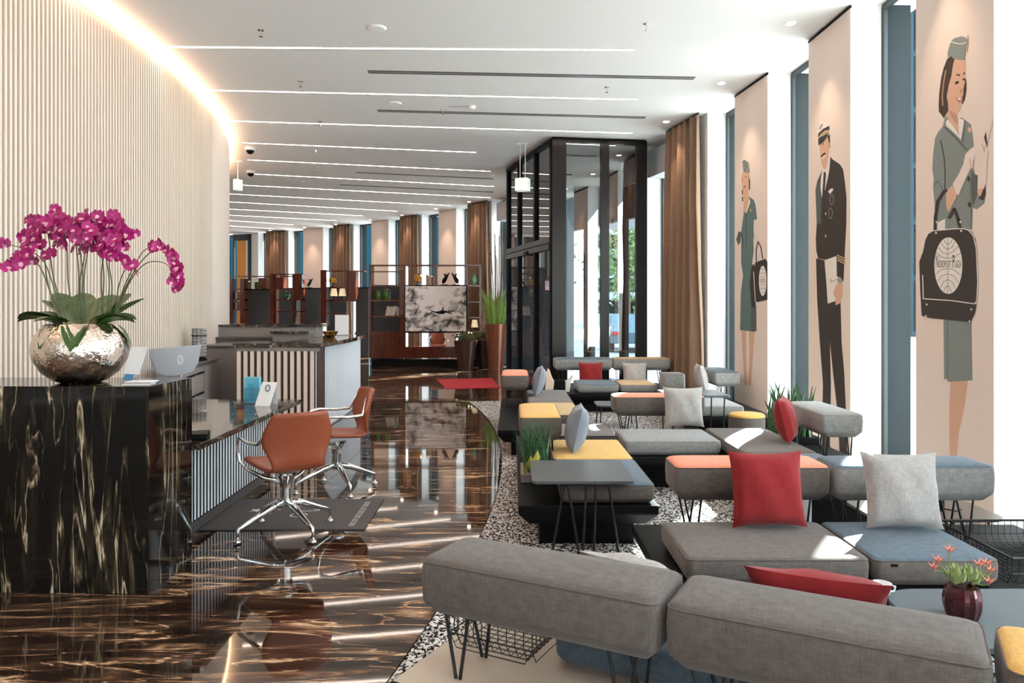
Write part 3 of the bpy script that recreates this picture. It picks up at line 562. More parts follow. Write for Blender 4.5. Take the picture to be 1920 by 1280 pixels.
# ================================================================== ENTRANCE VESTIBULE
v1, v2, v3 = Vector((.73, 13.2, 0)), Vector((2.42, 13.45, 0)), Vector((-.08, 16.05, 0))
v4 = Vector((.95, 17.6, 0))
ve = thing('entrance_vestibule', 'black framed glass entrance vestibule reaching up to the ceiling', 'vestibule', v1.to_tuple())
def seg(a, c, s0, s1, z0, z1, th, name, m, off=0.):
    d = (c - a).normalized(); n = Vector((-d.y, d.x, 0)); q = [a + d * s0 - n * (th / 2 - off), a + d * s1 - n * (th / 2 - off), a + d * s1 + n * (th / 2 + off), a + d * s0 + n * (th / 2 + off)]
    return MB().prism([((p - v1).x, (p - v1).y) for p in q], z0, z1).obj(name, m, ve)
def pane(a, c, s0, s1, z0, z1, m=None):
    d = (c - a).normalized(); p, q = a + d * s0 - v1, a + d * s1 - v1
    return MB().add([(p.x, p.y, z0), (q.x, q.y, z0), (q.x, q.y, z1), (p.x, p.y, z1)], [(0, 1, 2, 3)]).obj('glass_pane', m or M_dglass, ve)
LF = (v2 - v1).length
f_at = lambda u: ((v1 + (v2 - v1) * ((u - 1037) / 175.)) - v1).length
TOPZ = 4.56
seg(v1, v2, -.03, f_at(1060), 0, TOPZ, .10, 'corner_panel', M_bronze)
for u0, u1 in ((1125, 1140), (1192, 1212)): seg(v1, v2, f_at(u0), f_at(u1), 0, TOPZ, .10, 'mullion', M_bronze)
seg(v1, v2, f_at(1060), LF, TOPZ - .06, TOPZ, .10, 'head_rail', M_bronze); seg(v1, v2, f_at(1060), LF, 0, .08, .10, 'bottom_rail', M_bronze)
pane(v1, v2, f_at(1060), f_at(1125), .08, TOPZ - .06); pane(v1, v2, f_at(1140), f_at(1192), .08, TOPZ - .06)
LL = (v3 - v1).length
for s0, s1 in ((0, .09), (.95, 1.04), (2.05, 2.14), (LL - .09, LL)): seg(v1, v3, s0, s1, 0, TOPZ, .09, 'mullion', M_black)
seg(v1, v3, .09, LL, 2.62, 2.72, .12, 'door_header', M_bronze); seg(v1, v3, .09, LL, 2.74, 2.84, .10, 'door_header', M_bronze); seg(v1, v3, .09, LL, TOPZ - .06, TOPZ, .10, 'head_rail', M_black); seg(v1, v3, .09, LL, 0, .10, .06, 'bottom_rail', M_black)
for s0, s1 in ((.09, .95), (1.04, 2.05), (2.14, LL - .09)):
    pane(v1, v3, s0, s1, .10, 2.62); pane(v1, v3, s0, s1, 2.84, TOPZ - .06)
seg(v1, v3, 1.35, 1.55, 2.60, 2.68, .16, 'door_sensor', M_black)
MB().prism([((p - v1).x, (p - v1).y) for p in (v1, v2, Vector((2.9, 17.9, 0)), v4, v3)], TOPZ, ZC).obj('roof', M_black, ve)
seg(v3, v4, 0, (v4 - v3).length, 0, TOPZ, .08, 'back_wall', M_black)
q0, q1 = ray_circle(1010, RW + .12), ray_circle(1194, RW + .12); LQ = (q1 - q0).length
def q_at(u):
    k = (u - 960) / FOC; d = q1 - q0; return ((k * q0.y - q0.x) / (d.x - k * d.y)) * LQ
for u0, u1 in ((1012, 1022), (1098, 1112), (1165, 1175)): seg(q0, q1, q_at(u0), q_at(u1), 0, TOPZ, .10, 'outer_mullion', M_bronze)
seg(q0, q1, 0, LQ, 3.35, TOPZ, .12, 'outer_header', M_dgrey)
for u0, u1 in ((1022, 1098), (1112, 1165), (1175, 1194)): pane(q0, q1, q_at(u0), q_at(u1), .03, 3.35, M_glass)
seg(v1 + Vector((.16, .9, 0)), v1 + Vector((.36, .9, 0)), .0, .28, .5, 3.9, .03, 'white_banner', mat('banner_white', (.75, .82, .85), .6))
seg(v1 + Vector((.16, .9, 0)), v1 + Vector((.36, .9, 0)), .11, .16, .0, .5, .03, 'banner_post', M_silver)
# ---- seen outdoors through the entrance: car, trees, office tower
def car(loc, rz, m, label):
    t = thing('parked_car', label, 'car', loc, rz)
    prof = [(-2.1, .35), (-2.15, .75), (-1.95, .92), (-1.1, 1.0), (-.6, 1.42), (.7, 1.45), (1.5, 1.02), (2.1, .92), (2.15, .4)]
    n = len(prof); vs = [(x, -.85, z) for x, z in prof] + [(x, .85, z) for x, z in prof]
    MB().add(vs, [tuple(range(n)), tuple(range(2 * n - 1, n - 1, -1))] + [(i, i + n, (i + 1) % n + n, (i + 1) % n) for i in range(n)]).obj('body', m, t, bevel=.05)
    for s in (-1, 1):
        MB().add([(-.95, s * .856, 1.02), (-.55, s * .856, 1.36), (.65, s * .856, 1.38), (1.25, s * .856, 1.03)], [(0, 1, 2, 3)]).obj('side_window', M_black, t)
        for x in (-1.3, 1.35): MB().tube([(x, s * .7, .33), (x, s * .88, .33)], .33, 18).obj('wheel', M_black, t)
        MB().box(-2.17, -2.1, s * .62 - .15, s * .62 + .15, .66, .8).obj('lamp', mat('tail_lamp', (.5, .02, .03), .3), t)
    return t
car((4.75, 29.5, -.06), R(82), mat('blue_grey_paint', (.12, .20, .24), .25, .3), 'blue grey car parked outside the glass entrance')
def tree(loc, h, r, label, seedv):
    rnd = random.Random(seedv); t = thing('street_tree', label, 'tree', loc)
    MB().tube([(0, 0, 0), (.05, 0, h * .5), (0, .05, h * .8)], [.12, .09, .04], 8).obj('trunk', M_bark, t, smooth=True)
    b = MB()
    for k in range(1500):
        u, v, w = rnd.gauss(0, .45), rnd.gauss(0, .45), rnd.gauss(0, .4); c = Vector((u * r, v * r, h * .62 + w * h * .42)); s = .10 + .08 * rnd.random()
        a = Vector((rnd.uniform(-1, 1), rnd.uniform(-1, 1), rnd.uniform(-1, 1))).normalized() * s; d = a.cross(Vector((rnd.uniform(-1, 1), rnd.uniform(-1, 1), 1))).normalized() * s * .6
        b.add([c - a, c + d, c + a, c - d], [(0, 1, 2, 3)])
    o = b.obj('foliage', mat('tree_leaf', (.18, .26, .09), .7), t); o['kind'] = 'stuff'
tree((5.75, 37, -.06), 6.5, 2.0, 'leafy street tree behind the parked car outdoors', 1); tree((8.3, 43, -.06), 7.5, 2.4, 'taller street tree further along the road outdoors', 2)
tw = thing('office_tower', 'pale office tower in the distance outside the entrance', 'building', (11.6, 80, -.06))
MB().box(-4, 4, -4, 4, 0, 19).obj('wall', mat('tower_wall', (.55, .62, .68), .6), tw)
for i in range(8):
    for j in range(4): MB().box(-3.6 + 1.9 * j, -2.2 + 1.9 * j, -4.03, -3.99, 1.2 + 2.2 * i, 2.6 + 2.2 * i).obj('window', M_teal, tw)
nb = thing('backdrop_building', 'added dark blue backdrop block that darkens the far windows', 'building', (-14, 48, -.06))  # added dark backdrop outdoors, makes the far panes read blue
MB().box(-30, 13, 0, 8, 0, 16).obj('wall', mat('backdrop_dark', (.008, .026, .036), 1., spec=0.), nb)
for i in range(22): MB().box(-29.6 + 1.95 * i, -29.5 + 1.95 * i, -.12, 0, 0, 16).obj('mullion', mat('backdrop_mullion', (.014, .03, .04), 1., spec=0.), nb)
nb2 = thing('backdrop_building', 'added long dark teal backdrop block that darkens the lounge windows', 'building', (11.5, 44, -.06))  # second added backdrop, low enough for the sun, turns near panes dark teal
MB().box(0, 75, 0, 9, 0, 21).obj('wall', mat('backdrop_street_wall', (.002, .006, .0075), 1., spec=0.), nb2)
for i in range(26): MB().box(.3 + 2.9 * i, .5 + 2.9 * i, -.12, 0, 0, 21).obj('mullion', MATS['backdrop_mullion'], nb2)
for i in range(6): MB().box(0, 75, -.1, 0, 3.3 * i, 3.3 * i + .3).obj('floor_band', MATS['backdrop_mullion'], nb2)
# ================================================================== RECEPTION
blk = thing('marble_reception_block', 'black marble reception block with gold veins carrying the orchid bowl', 'reception desk', (-1.98, 4.07, 0), R(-1.0))
MB().box(-1.9, 0, 0, .53, 0, 1.13).obj('body', M_block, blk, bevel=.003)
# low desk with slatted front
dsk = thing('consultation_desk', 'low reception desk with marble top and black and white slatted front', 'desk', (-1.95, 5.8, 0), R(.5))
MB().box(-1.25, 0, -1.16, 1.16, .675, .715).obj('worktop', M_top, dsk, bevel=.003)
MB().box(-1.15, -.245, -1.14, 1.02, .09, .674).obj('carcass', M_black, dsk)
MB().box(-1.15, -.27, -1.14, 1.0, 0, .089).obj('plinth', M_taupe_d, dsk)
sl = MB().box(-.004, 0, -.012, .012, .10, .67).mesh('slat', mat('pale_grey_slat', (.84, .82, .84), .5))
for k in range(37): link('slat', sl, dsk, (-.240, -1.11 + .058 * k, 0))
MB().box(-.02, 0, -.03, .03, .002, .674).obj('corner_post', M_cream, dsk, (-.225, 1.055, 0))
# service bar
bar = thing('service_bar', 'curved service bar with marble top and cream slats behind the low desk', 'bar counter', (-2.4, 9.3, 0))
def bx_(y): return .06 * math.sin((y) / 3.3 * math.pi) - .03 * y
rim = [(bx_(y), y) for y in [3.2 * i / 12 for i in range(13)]]
outer = [(-1.06, -.03)] + [(x + .04, y - (.03 if i == 0 else 0)) for i, (x, y) in enumerate(rim)]
inner = [(x - .58, y) for x, y in rim[::-1] if y > .62] + [(rim[0][0] - .58, .60), (-1.06, .60)]
def strip_slab(z0, z1, name, m, ex=0):
    b = MB(); o_ = outer; vs = [(x, y, z0) for x, y in o_[1:]] + [(x - .62, max(y, .0), z0) for x, y in o_[1:]]; n = len(o_) - 1
    top = [(x, y, z1) for x, y, z in vs]; A = vs + top; N = len(vs); fs = []
    for i in range(n - 1):
        fs += [(i, i + 1, N + i + 1, N + i), (n + i + 1, n + i, N + n + i, N + n + i + 1), (N + i, N + i + 1, N + n + i + 1, N + n + i), (i + 1, i, n + i, n + i + 1)]
    fs += [(n - 1, 2 * n - 1, N + 2 * n - 1, N + n - 1), (0, N, N + n, n)]
    return b.add(A, fs).obj(name, m, bar)
strip_slab(1.075, 1.13, 'side_worktop', M_top)
MB().box(-1.07, outer[1][0] - .62, -.03, .60, 1.075, 1.13).obj('front_worktop', M_top, bar, bevel=.003)
MB().box(-1.03, -.035, .03, .55, .0, 1.074).obj('carcass', mat('espresso_panel', (.06, .03, .022), .4), bar)
b = MB(); vs = []
for x, y in rim: vs += [(x - .05, y + .03, 0), (x - .05, y + .03, 1.074), (x - .5, y + .03, 1.074), (x - .5, y + .03, 0)]
fs = []
for i in range(len(rim) - 1):
    a = 4 * i; fs += [(a, a + 1, a + 5, a + 4), (a + 1, a + 2, a + 6, a + 5), (a + 2, a + 3, a + 7, a + 6)]
fs.append((4 * len(rim) - 4, 4 * len(rim) - 3, 4 * len(rim) - 2, 4 * len(rim) - 1)); b.add(vs, fs).obj('side_carcass', M_taupe, bar)
sl = MB().box(-.021, .021, 0, .035, .02, 1.03).mesh('slat', M_cream)
for k in range(12): link('slat', sl, bar, (-1.005 + .083 * k, -.005, 0))
MB().box(-1.04, .0, -.008, .03, 1.03, 1.074).obj('top_rail', M_taupe, bar)
sl2 = MB().box(-.004, .0, -.021, .021, .02, 1.06).mesh('slat', mat('white_slat', (.80, .81, .86), .5))
for k in range(46):
    y = .03 + .069 * k; link('slat', sl2, bar, (bx_(y) - .045, y, 0))
# back-bar counters
bb = thing('back_counter', 'raised taupe back counter with marble ledge behind the service bar', 'counter', (-3.8, 11.6, 0))
MB().box(-.95, .75, 0, .45, 0, 1.28).obj('body', M_taupe, bb); MB().box(-.97, .85, -.03, .48, 1.28, 1.315).obj('ledge', M_top, bb)
MB().box(-.97, .70, -.28, -.001, 1.10, 1.13).obj('shelf', M_taupe_d, bb); MB().box(-.95, .68, -.2, -.001, 0, 1.10).obj('lower_front', M_taupe, bb)
MB().box(-.25, .25, -.21, -.2, .93, 1.06).obj('dark_screen', M_black, bb)
MB().box(.2, .78, -.5, -.001, 1.19, 1.225).obj('side_ledge', M_top, bb); MB().box(.22, .76, -.45, -.002, 0, 1.19).obj('side_body', M_taupe, bb)
k2 = thing('tall_cabinet', 'flat taupe cabinet between the slat wall and the service bar', 'cabinet', (-4.0, 10.1, 0))
MB().box(-.25, .42, 0, .9, 0, 1.035).obj('body', M_taupe, k2); MB().box(-.27, .60, -.02, .92, 1.035, 1.06).obj('top', M_taupe_d, k2)
k1 = thing('drawer_cabinet', 'taupe drawer cabinet under the patterned cylinder lamp', 'cabinet', (-3.62, 8.2, 0), R(10))
MB().box(-.28, 0, 0, 1.72, 0, .87).obj('body', M_taupe, k1); MB().box(-.28, .02, -.02, 1.74, .87, .90).obj('top', M_taupe_d, k1)
dr = MB().box(0, .018, -.215, .215, -.10, .10).mesh('drawer', M_taupe); gp = MB().box(0, .004, -.2, .2, -.012, .012).mesh('handle_slot', M_black)
for i in range(3):
    for j in range(2):
        d = link('drawer', dr, k1, (0, .3 + .44 * j, .70 - .245 * i)); link('handle_slot', gp, d, (.0175, 0, .088))
MB().box(0, .018, 1.0, 1.68, .05, .85).obj('door', M_taupe, k1)
lm = thing('patterned_lamp', 'grey embossed cylinder lamp on the drawer cabinet', 'lamp', (-4.0, 9.55, .9))
MB().lathe([(.09, 0), (.10, .01), (.07, .035), (.065, .05)], 24).obj('foot', M_black, lm, smooth=True)
b = MB(); nn, mm = 24, 18; vs = []
for i in range(mm + 1):
    for j in range(nn): r = .082 + (.009 if (i + j) % 2 else -.004); a = 2 * math.pi * (j + .5 * (i % 2)) / nn; vs.append((r * math.cos(a), r * math.sin(a), .05 + .36 * i / mm))
b.add(vs, [(i * nn + j, i * nn + (j + 1) % nn, (i + 1) * nn + (j + 1) % nn, (i + 1) * nn + j) for i in range(mm) for j in range(nn)] + [tuple(range(mm * nn, mm * nn + nn))]).obj('shade', mat('embossed_grey', (.30, .28, .27), .4, .3), lm)
MB().lathe([(.095, 0), (.095, .012)], 24, (0, 0, .31)).obj('band', M_black, lm)
# monitor with curved lower rim
mo = thing('monitor', 'grey back of a computer monitor behind the marble block', 'monitor', (-2.26, 4.98, .715), R(8))
n = 12; pts = [(-.155, .57), (.175, .60), (.15, .47), (.12, .42)] + [(.12 - .24 * i / n, .42 - .028 * math.sin(math.pi * i / n)) for i in range(1, n)] + [(-.12, .42), (-.14, .47)]
vs = [(x, 0, z) for x, z in pts] + [(x, .03, z) for x, z in pts]; q = len(pts)
MB().add(vs, [tuple(range(q)), tuple(range(2 * q - 1, q - 1, -1))] + [(i, i + q, (i + 1) % q + q, (i + 1) % q) for i in range(q)]).obj('housing', M_silver, mo)
MB().box(-.04, .04, .03, .06, 0, .45).obj('stand', M_silver, mo); MB().box(-.12, .12, -.05, .12, 0, .012).obj('foot', M_silver, mo)
MB().tube([(.045 + .016 * math.cos(a * .7854), -.001, .50 + .03 * math.sin(a * .7854)) for a in range(9)], .0025, 5).tube([(.045, -.001, .475), (.045, -.001, .525)], .002, 5).obj('logo', M_paper, mo)
# things standing on the block (top at 1.13)
def sheet(pts, th, name, m, par): return MB().add([tuple(p) for p in pts] + [(p[0], p[1] + th, p[2]) for p in pts], [(0, 1, 2, 3), (7, 6, 5, 4), (0, 4, 5, 1), (1, 5, 6, 2), (2, 6, 7, 3), (3, 7, 4, 0)]).obj(name, m, par)
ah = thing('sign_holder', 'slanted acrylic card holder with a white sheet beside the orchid bowl', 'sign holder', (-2.17, 4.30, 1.13), R(-28))
sheet([(-.075, -.04, 0), (.075, -.04, 0), (.075, .03, .20), (-.075, .03, .20)], .003, 'acrylic_front', M_acryl, ah); sheet([(-.075, .10, 0), (.075, .10, 0), (.075, .034, .20), (-.075, .034, .20)], .003, 'acrylic_back', M_acryl, ah)
sheet([(-.07, -.026, .05), (.07, -.026, .05), (.07, .030, .205), (-.07, .030, .205)], -.002, 'white_card', M_paper, ah)
sheet([(-.05, -.037, .016), (.03, -.037, .016), (.03, -.025, .05), (-.05, -.025, .05)], -.002, 'blue_card', mat('blue_card', (.08, .28, .50), .5), ah)
st = thing('leaflet_stack', 'stack of white leaflets on the corner of the marble block', 'leaflets', (-2.10, 4.21, 1.13), R(4))
for k in range(3): MB().box(-.075, .07, -.05, .05, .006 * k, .006 * k + .005).obj('leaflet', M_paper if k != 1 else mat('printed_leaflet', (.45, .35, .30), .6), st, (.006 * k, .004 * k, 0))
# brochures on the low desk
bh = thing('brochure_holder', 'clear holder of blue holiday brochures on the low desk', 'brochure holder', (-2.30, 6.62, .716), R(-4))
MB().box(-.075, .075, -.03, -.027, 0, .14).box(-.075, .075, .03, .033, 0, .24).box(-.075, .075, -.03, .033, 0, .004).obj('holder', M_acryl, bh)
MB().box(-.07, .07, -.02, .02, .006, .235).obj('brochure', mat('turquoise_print', (.05, .36, .55), .4, noise=.6, nscale=9, col2=(.25, .62, .72)), bh)
tc = thing('tent_card', 'white tent card with a round logo on the low desk', 'card', (-2.15, 6.50, .716), R(-10))
sheet([(-.07, -.05, 0), (.07, -.05, 0), (.10, .03, .20), (-.04, .03, .20)], .002, 'front_sheet', M_paper, tc); sheet([(-.07, .09, 0), (.07, .09, 0), (.10, .033, .20), (-.04, .033, .20)], .002, 'back_sheet', M_paper, tc)
MB().tube([(.022 + .02 * math.cos(a * math.pi / 6), .008 + .01 * math.sin(a * math.pi / 6) - .001, .15 + .026 * math.sin(a * math.pi / 6)) for a in range(13)], .004, 6).obj('logo', mat('ink', (.06, .07, .08), .6), tc)
ph = thing('desk_telephone', 'dark desk telephone at the end of the low desk by the marble block', 'telephone', (-2.06, 4.86, .716), R(15))
MB().prism([(-.10, -.09), (.08, -.09), (.08, .09), (-.10, .09)], 0, .035).obj('base', M_black, ph, bevel=.006); MB().tube([(-.06, -.1, .055), (-.06, 0, .065), (-.06, .1, .055)], [.024, .015, .024], 10).obj('handset', M_black, ph, smooth=True)
# ---- orchid
orc = thing('potted_orchid', 'magenta orchids in a hammered silver bowl on the marble block', 'orchid', (-2.50, 4.33, 1.13))
bowl = MB().lathe([(.10, 0), (.14, .012), (.20, .06), (.243, .13), (.255, .19), (.243, .25), (.215, .30), (.185, .335), (.175, .338), (.18, .32), (.12, .30), (.01, .30)], 48).obj('bowl', mat('hammered_silver', (.86, .74, .64), .06, 1., bump=.9, bscale=34), orc, smooth=True)
def leaf_mesh(L, w, droop, n=8):
    vs = []
    for i in range(n + 1):
        s = i / n; ww = w * math.sin(math.pi * min(1, s * .93 + .07)) ** .7; y = L * (s - .25 * droop * s * s); z = L * (.55 * s * (1 - droop) - droop * .9 * (s * s) + .30 * s)
        vs += [(-ww, y, z + ww * .35), (0, y, z - .004), (ww, y, z + ww * .35)]
    return MB().add(vs, [f for i in range(n) for f in ((3 * i, 3 * i + 1, 3 * i + 4, 3 * i + 3), (3 * i + 1, 3 * i + 2, 3 * i + 5, 3 * i + 4))])
leafs = [leaf_mesh(.30, .075, d).mesh('leaf', M_green, True) for d in (.12, .5, .95)]
rnd = random.Random(5)
for k in range(16):
    a = 360 * k / 16 + rnd.uniform(-8, 8); da = abs((a - 180 + 180) % 360 - 180)
    ty = 2 if da < 62 else (1 + k % 2 if da < 125 else 0); q = rnd.uniform(.8, 1.05) * (.78 if ty == 2 else 1)
    o = link('leaf', leafs[ty], orc, (.09 * math.sin(-R(a)), .09 * math.cos(R(a)), .315), R(a)); o.scale = (q, q, q)
for a, ty, q in ((88, 1, 1.25), (70, 0, .9), (-65, 0, .95), (-95, 1, 1.1), (150, 1, .8), (205, 2, .95)):
    o = link('leaf', leafs[ty], orc, (.05 * math.sin(-R(a)), .05 * math.cos(R(a)), .33), R(a)); o.scale = (.8 * q, q, q * .8)
fl = MB()
def petal(a, l, w, lift):
    ca, sa = math.cos(a), math.sin(a); pts = [(0, 0, 0), (-w * .7, l * .35, lift * .5), (-w, l * .7, lift), (0, l, lift * .8), (w, l * .7, lift), (w * .7, l * .35, lift * .5)]
    fl.add([(x * ca - y * sa, -z, x * sa + y * ca) for x, y, z in pts], [(0, 1, 2, 3), (0, 3, 4, 5)])
for a in (90, -90): petal(R(a), .036, .024, .006)
for a in (0, 130, -130): petal(R(a), .034, .014, .002)
fl.add([(-.008, -.006, 0), (.008, -.006, 0), (.010, -.014, -.012), (0, -.02, -.022), (-.010, -.014, -.012)], [(0, 1, 2, 3, 4)], 1)
flm = fl.mesh('flower', [M_orch, M_orch_l])
ob = Vector(orc.location)
def stem(pix, yoff, nf, f0, spread):
    """stem through photo points at the bowl's distance, flowers along its last part"""
    pts = [PY(u, v, 4.33 + yoff * i / (len(pix) - 1)) - ob for i, (u, v) in enumerate(pix)]
    dense = []
    for i in range(len(pts) - 1):
        for k in range(6):
            s = k / 6; p0, p1, p2, p3 = pts[max(i - 1, 0)], pts[i], pts[i + 1], pts[min(i + 2, len(pts) - 1)]
            dense.append(.5 * ((2 * p1) + (p2 - p0) * s + (2 * p0 - 5 * p1 + 4 * p2 - p3) * s * s + (3 * p1 - p0 - 3 * p2 + p3) * s ** 3))
    dense.append(pts[-1]); MB().tube(dense, [.0042 - .0028 * i / len(dense) for i in range(len(dense))], 6).obj('stem', M_stem, orc, smooth=True)
    for k in range(nf):
        s = f0 + (1 - f0) * k / max(1, nf - 1); p = dense[min(len(dense) - 1, int(s * (len(dense) - 1)))]
        o = link('flower', flm, orc, p + Vector((rnd.uniform(-1, 1) * spread, rnd.uniform(-.8, .5) * spread - .01, rnd.uniform(-1, 1) * spread * .7)))
        o.rotation_euler = (rnd.uniform(-.6, .4), rnd.uniform(-.5, .5), rnd.uniform(-.9, .9)); q = rnd.uniform(.85, 1.25); o.scale = (q, q, q)
stem([(118, 600), (95, 520), (70, 478), (0, 455), (-20, 470)], -.05, 7, .72, .025); stem([(112, 600), (80, 510), (55, 480), (40, 490), (20, 500)], -.1, 8, .55, .03)
stem([(120, 600), (92, 540), (80, 470), (60, 440), (45, 462)], .05, 9, .6, .035); stem([(125, 600), (100, 520), (92, 450), (80, 418), (55, 420)], .10, 9, .6, .035)
stem([(140, 600), (128, 530), (125, 460), (112, 425), (85, 430)], -.10, 11, .55, .04); stem([(145, 600), (148, 520), (140, 450), (120, 410), (100, 402)], .1, 11, .55, .04)
stem([(150, 600), (155, 520), (150, 450), (165, 415), (185, 400)], -.05, 11, .55, .04); stem([(160, 600), (158, 520), (170, 450), (190, 420), (220, 408)], .12, 11, .55, .04)
stem([(155, 600), (150, 530), (160, 470), (150, 440), (130, 432)], -.12, 10, .6, .04); stem([(190, 600), (195, 520), (190, 460), (205, 430), (228, 420)], .03, 11, .55, .04)
stem([(195, 600), (190, 530), (195, 480), (215, 450), (235, 440)], -.10, 11, .55, .04); stem([(200, 600), (205, 530), (200, 470), (225, 440), (258, 438)], -.04, 8, .65, .025)
stem([(215, 600), (222, 540), (235, 505), (248, 500), (262, 512)], -.08, 0, .7, .02); stem([(205, 600), (210, 540), (205, 490), (222, 480), (258, 508)], -.10, 8, .62, .014)
stem([(215, 598), (235, 540), (265, 490), (300, 462), (322, 478), (334, 505), (338, 540)], -.05, 14, .62, .014); stem([(215, 598), (240, 535), (265, 500), (290, 490), (318, 500), (330, 540)], -.08, 3, .93, .01); stem([(216, 600), (232, 540), (262, 480), (280, 464), (300, 458)], -.02, 5, .82, .02)
for k in range(46):
    p = PY(rnd.uniform(55, 225), 0, 4.33) - ob; p.z = .86 + rnd.uniform(-.10, .14) - .9 * abs(p.x + .02) ** 2 + .0
    o = link('flower', flm, orc, (p.x, rnd.uniform(-.14, .12), p.z)); o.rotation_euler = (rnd.uniform(-.5, .4), rnd.uniform(-.5, .5), rnd.uniform(-.9, .9)); q = rnd.uniform(.9, 1.3); o.scale = (q, q, q)
# ================================================================== CHAIRS
def make_chair(label, m=M_leather):
    t = thing('office_armchair', label, 'chair')
    prof = [(.25, .455, .43), (.20, .465, .47), (.0, .45, .47), (-.15, .44, .43), (-.215, .455, .38), (-.25, .50, .36), (-.262, .58, .43), (-.275, .66, .53), (-.30, .75, .49), (-.33, .84, .41), (-.335, .855, .39)]
    nx = 10; vs = []
    for i, (y, z, w) in enumerate(prof):
        k = max(0, min(1, (z - .50) / .12)) if i > 4 else 0
        for j in range(nx + 1):
            a = -1 + 2 * j / nx; vs.append((a * w / 2, y + .075 * k * a * a, z + (.02 * a * a if i < 4 else 0)))
    o = MB().add(vs, [(i * (nx + 1) + j, i * (nx + 1) + j + 1, (i + 1) * (nx + 1) + j + 1, (i + 1) * (nx + 1) + j) for i in range(len(prof) - 1) for j in range(nx)]).obj('shell', m, t, smooth=True, sharp=0)
    s = o.modifiers.new('solid', 'SOLIDIFY'); s.thickness = .035; s.offset = -1; sb = o.modifiers.new('sub', 'SUBSURF'); sb.levels = 1; sb.render_levels = 1
    for sd in (-1, 1):
        x = sd * .27
        MB().tube([(sd * .185, -.215, .79), (sd * .225, -.185, .70), (sd * .255, -.165, .655), (x + sd * .012, -.05, .65), (x + sd * .012, .10, .66), (x + sd * .008, .175, .645), (x, .205, .60), (x - sd * .01, .19, .49), (x - sd * .05, .14, .43), (sd * .14, .05, .385), (sd * .03, 0, .35)], [.007, .009, .013, .013, .013, .013, .012, .012, .013, .015, .018], 8).obj('armrest', M_chrome, t, smooth=True, sharp=0)
    MB().lathe([(.035, .17), (.04, .20), (.038, .30), (.05, .36), (.08, .40), (.08, .415)], 20).obj('column', M_chrome, t, smooth=True)
    leg = MB().tube([(.02, 0, .205), (.12, 0, .18), (.30, 0, .105), (.345, 0, .088), (.352, 0, .07), (.352, 0, .02)], [.028, .026, .017, .014, .012, .009], 10).mesh('leg', M_chrome, True); gl = MB().lathe([(.026, 0), (.026, .008), (.012, .02)], 14).mesh('glide', M_chrome, True)
    for k in range(4):
        l = link('leg', leg, t, (0, 0, 0), R(8 + 90 * k)); link('glide', gl, l, (.352, 0, 0))
    return t
ch1 = make_chair('cognac leather armchair with its back to the room, partly on the welcome mat'); ch1.location = (-1.57, 5.19, .0085); ch1.rotation_euler.z = R(38)
ch2 = copy_tree(ch1); ch2['label'] = 'cognac leather armchair turned sideways beyond the welcome mat'; ch2.location = (-1.52, 6.47, .0); ch2.rotation_euler.z = R(114)
ch1['group'] = ch2['group'] = 'visitor chairs at the low desk'
# welcome mat
mt = thing('welcome_mat', 'anthracite welcome mat with white print in front of the low desk', 'mat', (-1.6, 5.66, 0), R(.5))
MB().box(-.60, .56, -.42, .42, .001, .008).obj('mat_body', M_mat, mt)
def text_mesh(body, size, m, parent, loc, rz, name='lettering'):
    cu = bpy.data.curves.new(name, 'FONT'); cu.body = body; cu.size = size; tmp = bpy.data.objects.new(name, cu); C.objects.link(tmp)
    me = bpy.data.meshes.new_from_object(tmp.evaluated_get(bpy.context.evaluated_depsgraph_get())); bpy.data.objects.remove(tmp); me.materials.clear(); me.materials.append(m); return link(name, me, parent, loc, rz)
bars = MB(); xr = random.Random(3)
for k in range(17):
    y = -.34 + .04 * k; w = .026
    bars.add([(.43, y, 0), (.435, y, 0), (.435, y + w, 0), (.43, y + w, 0)], [(0, 1, 2, 3)])
    bars.add([(.43, y, 0), (.47, y, 0), (.47, y + .006, 0), (.43, y + .006, 0)], [(0, 1, 2, 3)])
    if xr.random() > .4: bars.add([(.465, y, 0), (.47, y, 0), (.47, y + w, 0), (.465, y + w, 0)], [(0, 1, 2, 3)])
    if xr.random() > .4: bars.add([(.43, y + w - .006, 0), (.47, y + w - .006, 0), (.47, y + w, 0), (.43, y + w, 0)], [(0, 1, 2, 3)])
bars.obj('lettering', M_matw, mt, (0, 0, .0088))
def loop(cx, cy, r, ry, t0, t1, w=.012, n=14):
    pts = [(cx + r * math.cos(R(t0 + (t1 - t0) * i / n)), cy + ry * math.sin(R(t0 + (t1 - t0) * i / n)), 0) for i in range(n + 1)]; b = MB(); vs = []
    for i, p in enumerate(pts):
        d = Vector(pts[min(i + 1, n)]) - Vector(pts[max(i - 1, 0)]); q = Vector((-d.y, d.x, 0)).normalized() * w / 2; vs += [tuple(Vector(p) + q), tuple(Vector(p) - q)]
    return b.add(vs, [(2 * i, 2 * i + 1, 2 * i + 3, 2 * i + 2) for i in range(n)])
loop(.0, -.06, .06, .05, 0, 300).obj('script_logo', M_matw, mt, (0, 0, .0088)); loop(.02, .08, .10, .03, 200, 420).obj('script_logo', M_matw, mt, (0, 0, .0088)); loop(-.02, .17, .09, .03, 60, 250).obj('script_logo', M_matw, mt, (0, 0, .0088))
for dx, dy, s in ((-.36, .08, 1), (-.24, .10, 1.1), (-.26, -.02, .8)):
    b = MB(); pts = []
    for k in range(10): a = math.pi * k / 5; r_ = (.06 if k % 2 == 0 else .028) * s; pts.append((r_ * math.cos(a), r_ * math.sin(a), 0))
    b.add(pts, [tuple(range(10))]).obj('star_logo', M_matw, mt, (dx, dy, .0088))
rm = thing('red_mat', 'bright red mat on the marble before the entrance door', 'mat', P(879, 719).to_tuple())
